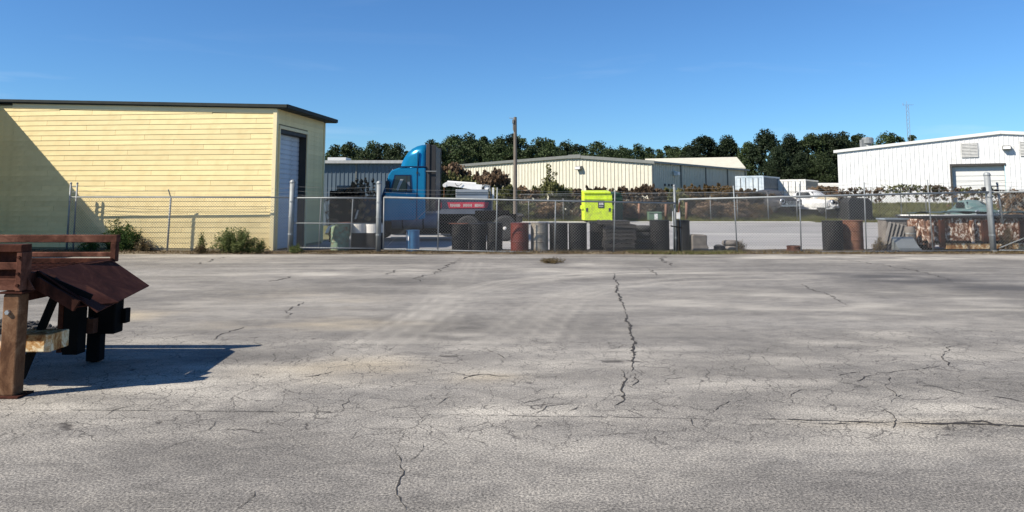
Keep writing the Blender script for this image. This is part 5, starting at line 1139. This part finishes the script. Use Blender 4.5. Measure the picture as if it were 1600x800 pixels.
# far side rails
lb_('far_rail', 'rust_red', [(-3.0, .02, 1.50, 1.58, 1.225, 1.305)])
lb_('far_rail', 'rust_red', [(-3.0, -.04, 1.50, 1.56, 1.07, 1.12)])
lb_('far_upright', 'rust_red', [(-.04, .02, 1.49, 1.56, 1.02, 1.224)])
lb_('side_beam', 'rust_dark', [(-3.0, .0, 1.44, 1.488, .82, 1.06)]); lb_('end_beam', 'rust_dark', [(-.03, .03, .06, 1.43, .80, 1.045)])
lb_('deck_plate', 'dark_steel', [(-3.0, -.11, .06, 1.43, .90, .92)])
for (bx_, by_, bz_) in ((.025, -.087, .95), (.025, -.087, 1.05), (.025, -.087, 1.19), (-.35, -.072, .955), (-.7, -.072, .955), (-.35, -.062, 1.11)):
    q = MB(); q.lathe([(.001, -.014), (.013, -.014), (.015, -.004), (.015, 0)], 6, (bx_, by_, bz_), 'y'); obj('bolt', q, 'rust_dark', rfm)
q = MB(); q.prism([(.03, .80), (.03, .98), (.17, .80)], 1.30, 1.315); obj('gusset', q, 'rust_dark', rfm)
q = MB(); q.prism([(.055, .90), (.055, 1.0), (.12, .90)], .0, .012); obj('gusset', q, 'rust_red', rfm)
# grate bars across the deck
gm = MB(); gm.box(-.012, .012, .055, 1.435, .925, 1.02); gm = gm.mesh('grate_bar'); gm.materials.append(M['rust_dark'])
for k in range(34):
    o = bpy.data.objects.new('grate_bar', gm); COL.objects.link(o); o.parent = rfm; o.location = (-.05-k*.085, 0, 0)
# chute plate: hinge edge at z 1.06, outer edge lower and further right
hn, hf_, on, of_ = Vector((.05, .15, 1.055)), Vector((-.03, 1.47, 1.06)), Vector((.60, .15, .785)), Vector((.41, 1.47, .77))
def plate(name, mat, a, b_, c, d, th=.012):
    nn = (b_-a).cross(d-a).normalized(); nn = nn if nn.z > 0 else -nn; q = MB(); vs = [a, b_, c, d]; q.add([v for v in vs]+[v-nn*th for v in vs], [(0, 1, 2, 3), (7, 6, 5, 4)]+[(k, k+4, (k+1) % 4+4, (k+1) % 4) for k in range(4)]); return obj(name, q, mat, rfm)
_n = (hf_-hn).cross(of_-hn); on.z = hn.z-(_n.x*(on.x-hn.x)+_n.y*(on.y-hn.y))/_n.z
plate('chute_plate', 'rust_plate', hn, hf_, of_, on)
plate('chute_lip', 'rust_plate', Vector((.10, .10, .955)), Vector((.20, .50, .93)), Vector((.60, .50, .73)), Vector((.44, .10, .745)))
mb = MB(); mb.bar((.06, .10, .96), (.44, .10, .75), .03, .10); obj('chute_flange', mb, 'rust_dark', rfm)
mb = MB(); mb.bar((.02, .16, 1.03), (.50, .22, .81), .02, .05); obj('chute_flange', mb, 'dark_steel', rfm)
# underside: brace, columns, hanging box, blocks
mb = MB(); mb.bar((.03, .48, .84), (-.19, .36, .06), .05, .07); obj('brace', mb, 'dark_steel', rfm)
lb_('cross_beam', 'rust_pale', [(-.30, .175, .17, .46, .335, .49)], .008)
lb_('column', 'dark_steel', [(-.15, .0, .90, 1.05, .16, .80)]); lb_('column', 'rust_dark', [(-.21, -.155, .90, .97, .18, .80)])
lb_('bracket', 'rust_drum', [(-.14, .04, 1.10, 1.19, .33, .48)])
lb_('hanging_box', 'dark_steel', [(.03, .21, 1.18, 1.36, .31, .76)], .015)
lb_('hanging_box_end', 'dark_steel', [(.215, .26, 1.30, 1.40, .40, .55)], .006)
lb_('bracket', 'rust_drum', [(-.06, .02, .35, .42, .84, .98)])
mb = MB(); mb.tube((.08, .2, 1.0), (.14, .24, .97), .03, 6); obj('bolt', mb, 'rust_red', rfm)
# rubble heap below
rng = np.random.default_rng(3); mbv = MB(); rr = random.Random(12)
bm = bmesh.new()
for k in range(420):
    a, q = rr.uniform(0, 6.28), rr.random()**.6; X_, Y_ = -6.65+.95*q*math.cos(a), 9.35+.75*q*math.sin(a); s_ = rr.uniform(.02, .07)*(1.1-.4*q); z_ = .17*(1-q*q)*rr.uniform(.3, 1)+s_*.3
    r_ = bmesh.ops.create_icosphere(bm, subdivisions=1, radius=s_)
    for v in r_['verts']: v.co = Vector((v.co.x*rr.uniform(.8, 1.3)+X_, v.co.y*rr.uniform(.8, 1.3)+Y_, v.co.z*rr.uniform(.6, 1)+z_))
me = bpy.data.meshes.new('rubble'); bm.to_mesh(me); bm.free(); o = obj('rubble_heap', me, 'stone_dark'); stuff(o); tag(o, 'dark broken rubble heaped on the pavement behind the rusty frame', 'rubble')
for k in range(14):
    a = rr.uniform(0, 6.28); q = rr.uniform(.2, 1.1); X_, Y_ = -6.65+.9*q*math.cos(a), 9.3+.7*q*math.sin(a); s_ = rr.uniform(.05, .10)
    o = obj('rubble_stone', rock_mesh(400+k, s_, s_*.9, s_*.7, 'concrete_lump' if k % 3 else 'stone_dark', 1), None); o.location = (X_, Y_, s_*.6+.14*max(0, 1-q)); tag(o, 'larger broken stone in the rubble behind the rusty frame', 'stone', 'stones in the rubble heap')

# ================================================================== WEEDS AND LITTER ALONG THE FENCE
def weed(loc, h, spread, nst, mat, label, group=None, leaf=.05, name='weed', seed=0, lpl=34):
    rng = np.random.default_rng(seed); t = thing(name, label, 'weed', loc, 0, group); mb = MB(); C = []; RD = []
    for k in range(nst):
        a = rng.random()*6.283; rr = rng.random()**.6; e = np.array([spread[0]*rr*math.cos(a), spread[1]*rr*math.sin(a), h*(1-.55*rr*rr)*(.55+.5*rng.random())]); b0 = np.array([e[0]*.35, e[1]*.35, 0]); mid = (b0+e)/2+np.array([e[0]*.02, 0, .12*h])
        tube_path(mb, [tuple(b0), tuple(mid), tuple(e)], .006, .002, 3)
        for f in (.25, .45, .65, .82, .96):
            C.append(b0*(1-f)**2+2*mid*f*(1-f)+e*f*f); RD.append((leaf*1.6, leaf*1.6, leaf*2.0))
    obj('stem', mb, mat, t); obj('foliage', leaf_cloud('foliage', mat, rng, np.array(C), np.array(RD), max(3, lpl//5), leaf*1.15, .36), None, t); return t
def wp(u, D): p = at(u, 395, D); return (p.x, D, .0)
weed(wp(196, 23.75), .95, (.55, .30), 60, 'weed_dark', 'dark green weed clump in the shade edge at the shed wall', seed=1, leaf=.055)
weed(wp(178, 23.8), 1.1, (.4, .3), 45, 'weed_dark', 'tall dark weed clump left in the wall shade', seed=2, leaf=.055)
weed(wp(222, 23.7), .45, (.35, .25), 26, 'weed_dry', 'low dry weed right of the dark clump at the shed wall', seed=12, leaf=.04)
weed(wp(366, 22.95), .86, (.75, .3), 80, 'weed_green', 'large bright green weed bush in front of the yellow wall', seed=3, leaf=.05, lpl=42)
weed(wp(398, 22.9), .50, (.42, .25), 36, 'weed_green', 'lower green weed at the right flank of the big weed bush', seed=4, leaf=.045)
weed(wp(315, 23.1), .75, (.13, .12), 14, 'weed_green', 'slim upright green weed left of the big weed bush', seed=5, leaf=.045)
weed(wp(312, 22.95), .28, (.25, .2), 18, 'weed_dry', 'low reddish dry weed below the slim green weed', seed=6, leaf=.035)
weed(wp(140, 23.6), .45, (.4, .25), 24, 'weed_dark', 'dark weed at the foot of the paired fence posts', seed=14, leaf=.05)
weed(wp(1375, 23.7), .5, (.25, .2), 18, 'weed_dry', 'dry weed left of the leaning boards', seed=7, leaf=.04)
weed(wp(1158, 23.9), .4, (.18, .15), 14, 'weed_dry', 'spindly dry weed right of the worn tyre', seed=8, leaf=.035)
weed(wp(1574, 23.4), 1.0, (.3, .2), 30, 'weed_dry', 'dry weed growing up the mesh right of the end post', seed=9, leaf=.04)
weed(wp(462, 22.95), .3, (.25, .2), 20, 'weed_green', 'small green weed at the foot of the thick left post', seed=10, leaf=.04)
p = grd(858, 411); weed((p.x, p.y, .004), .12, (.45, .35), 26, 'weed_dry', 'flat dry weed growing from the pavement before the silver drum', seed=11, leaf=.03)
# grass blades and leaf litter nobody could count
def blades(name, mat, pts, h, label, seed=0, wdt=.006):
    rng = np.random.default_rng(seed); n_ = len(pts); a = rng.random(n_)*6.283; ln = h*(.4+.9*rng.random(n_)); d = np.stack([np.cos(a), np.sin(a), np.zeros(n_)], 1)
    tip = pts+d*ln[:, None]*.55+np.array([0, 0, 1])*ln[:, None]; s = np.stack([-np.sin(a), np.cos(a), np.zeros(n_)], 1)*wdt
    V = np.stack([pts-s, pts+s, tip], 1).reshape(-1, 3); o = obj(name, np_mesh(name, V, np.arange(3*n_).reshape(-1, 3), mat), None); stuff(o); return tag(o, label, 'grass')
N = 16000; X = RNG.uniform(-16, 18, N); Y = RNG.normal(23.15, .28, N); keep = (Y > 22.6) & (vnoise(X, Y, 1.0, 15) > .47); X, Y = X[keep], Y[keep]
blades('dry_grass', 'weed_dry', np.stack([X, Y, np.zeros(len(X))+.01], 1), .10, 'short dry grass and litter along the foot of the fence', 1)
N = 5000; X = RNG.uniform(3.6, 7.2, N); Y = 22.75+RNG.random(N)*.9-.35*RNG.random(N)*np.sin(np.clip((X-3.6)/3.6, 0, 1)*3.14); 
blades('gate_grass', 'grass_blade', np.stack([X, Y, np.zeros(N)+.01], 1), .08, 'green brown grass tuft where the two gates meet', 2)
N = 90000; X = RNG.uniform(-6, 46, N); Y = RNG.uniform(53.6, 63, N); keep = (vnoise(X, Y, 1.5, 17) > .35) & ((Y > 54.4) | (X < 60)); X, Y = X[keep], Y[keep]
blades('bank_grass', 'grass_blade', np.stack([X, Y, tz(X, Y)-.02], 1), .22, 'rough olive grass on the bank beyond the yard', 3, .02)
# leaf litter on the soil
N = 5000; X = RNG.uniform(-16, 18, N); Y = RNG.normal(23.0, .22, N); Z = .035+.03*RNG.random(N); C = np.stack([X, np.clip(Y, 22.6, 24), Z], 1)
o = obj('leaf_litter', leaf_cloud('leaf_litter', 'weed_dry', RNG, C, np.full((N, 3), .01), 1, .022, 1.4), None); stuff(o); tag(o, 'fallen brown leaves along the fence line', 'leaves')
print('objects', len(bpy.data.objects), 'tris', sum(len(m_.polygons) for m_ in bpy.data.meshes)*2)
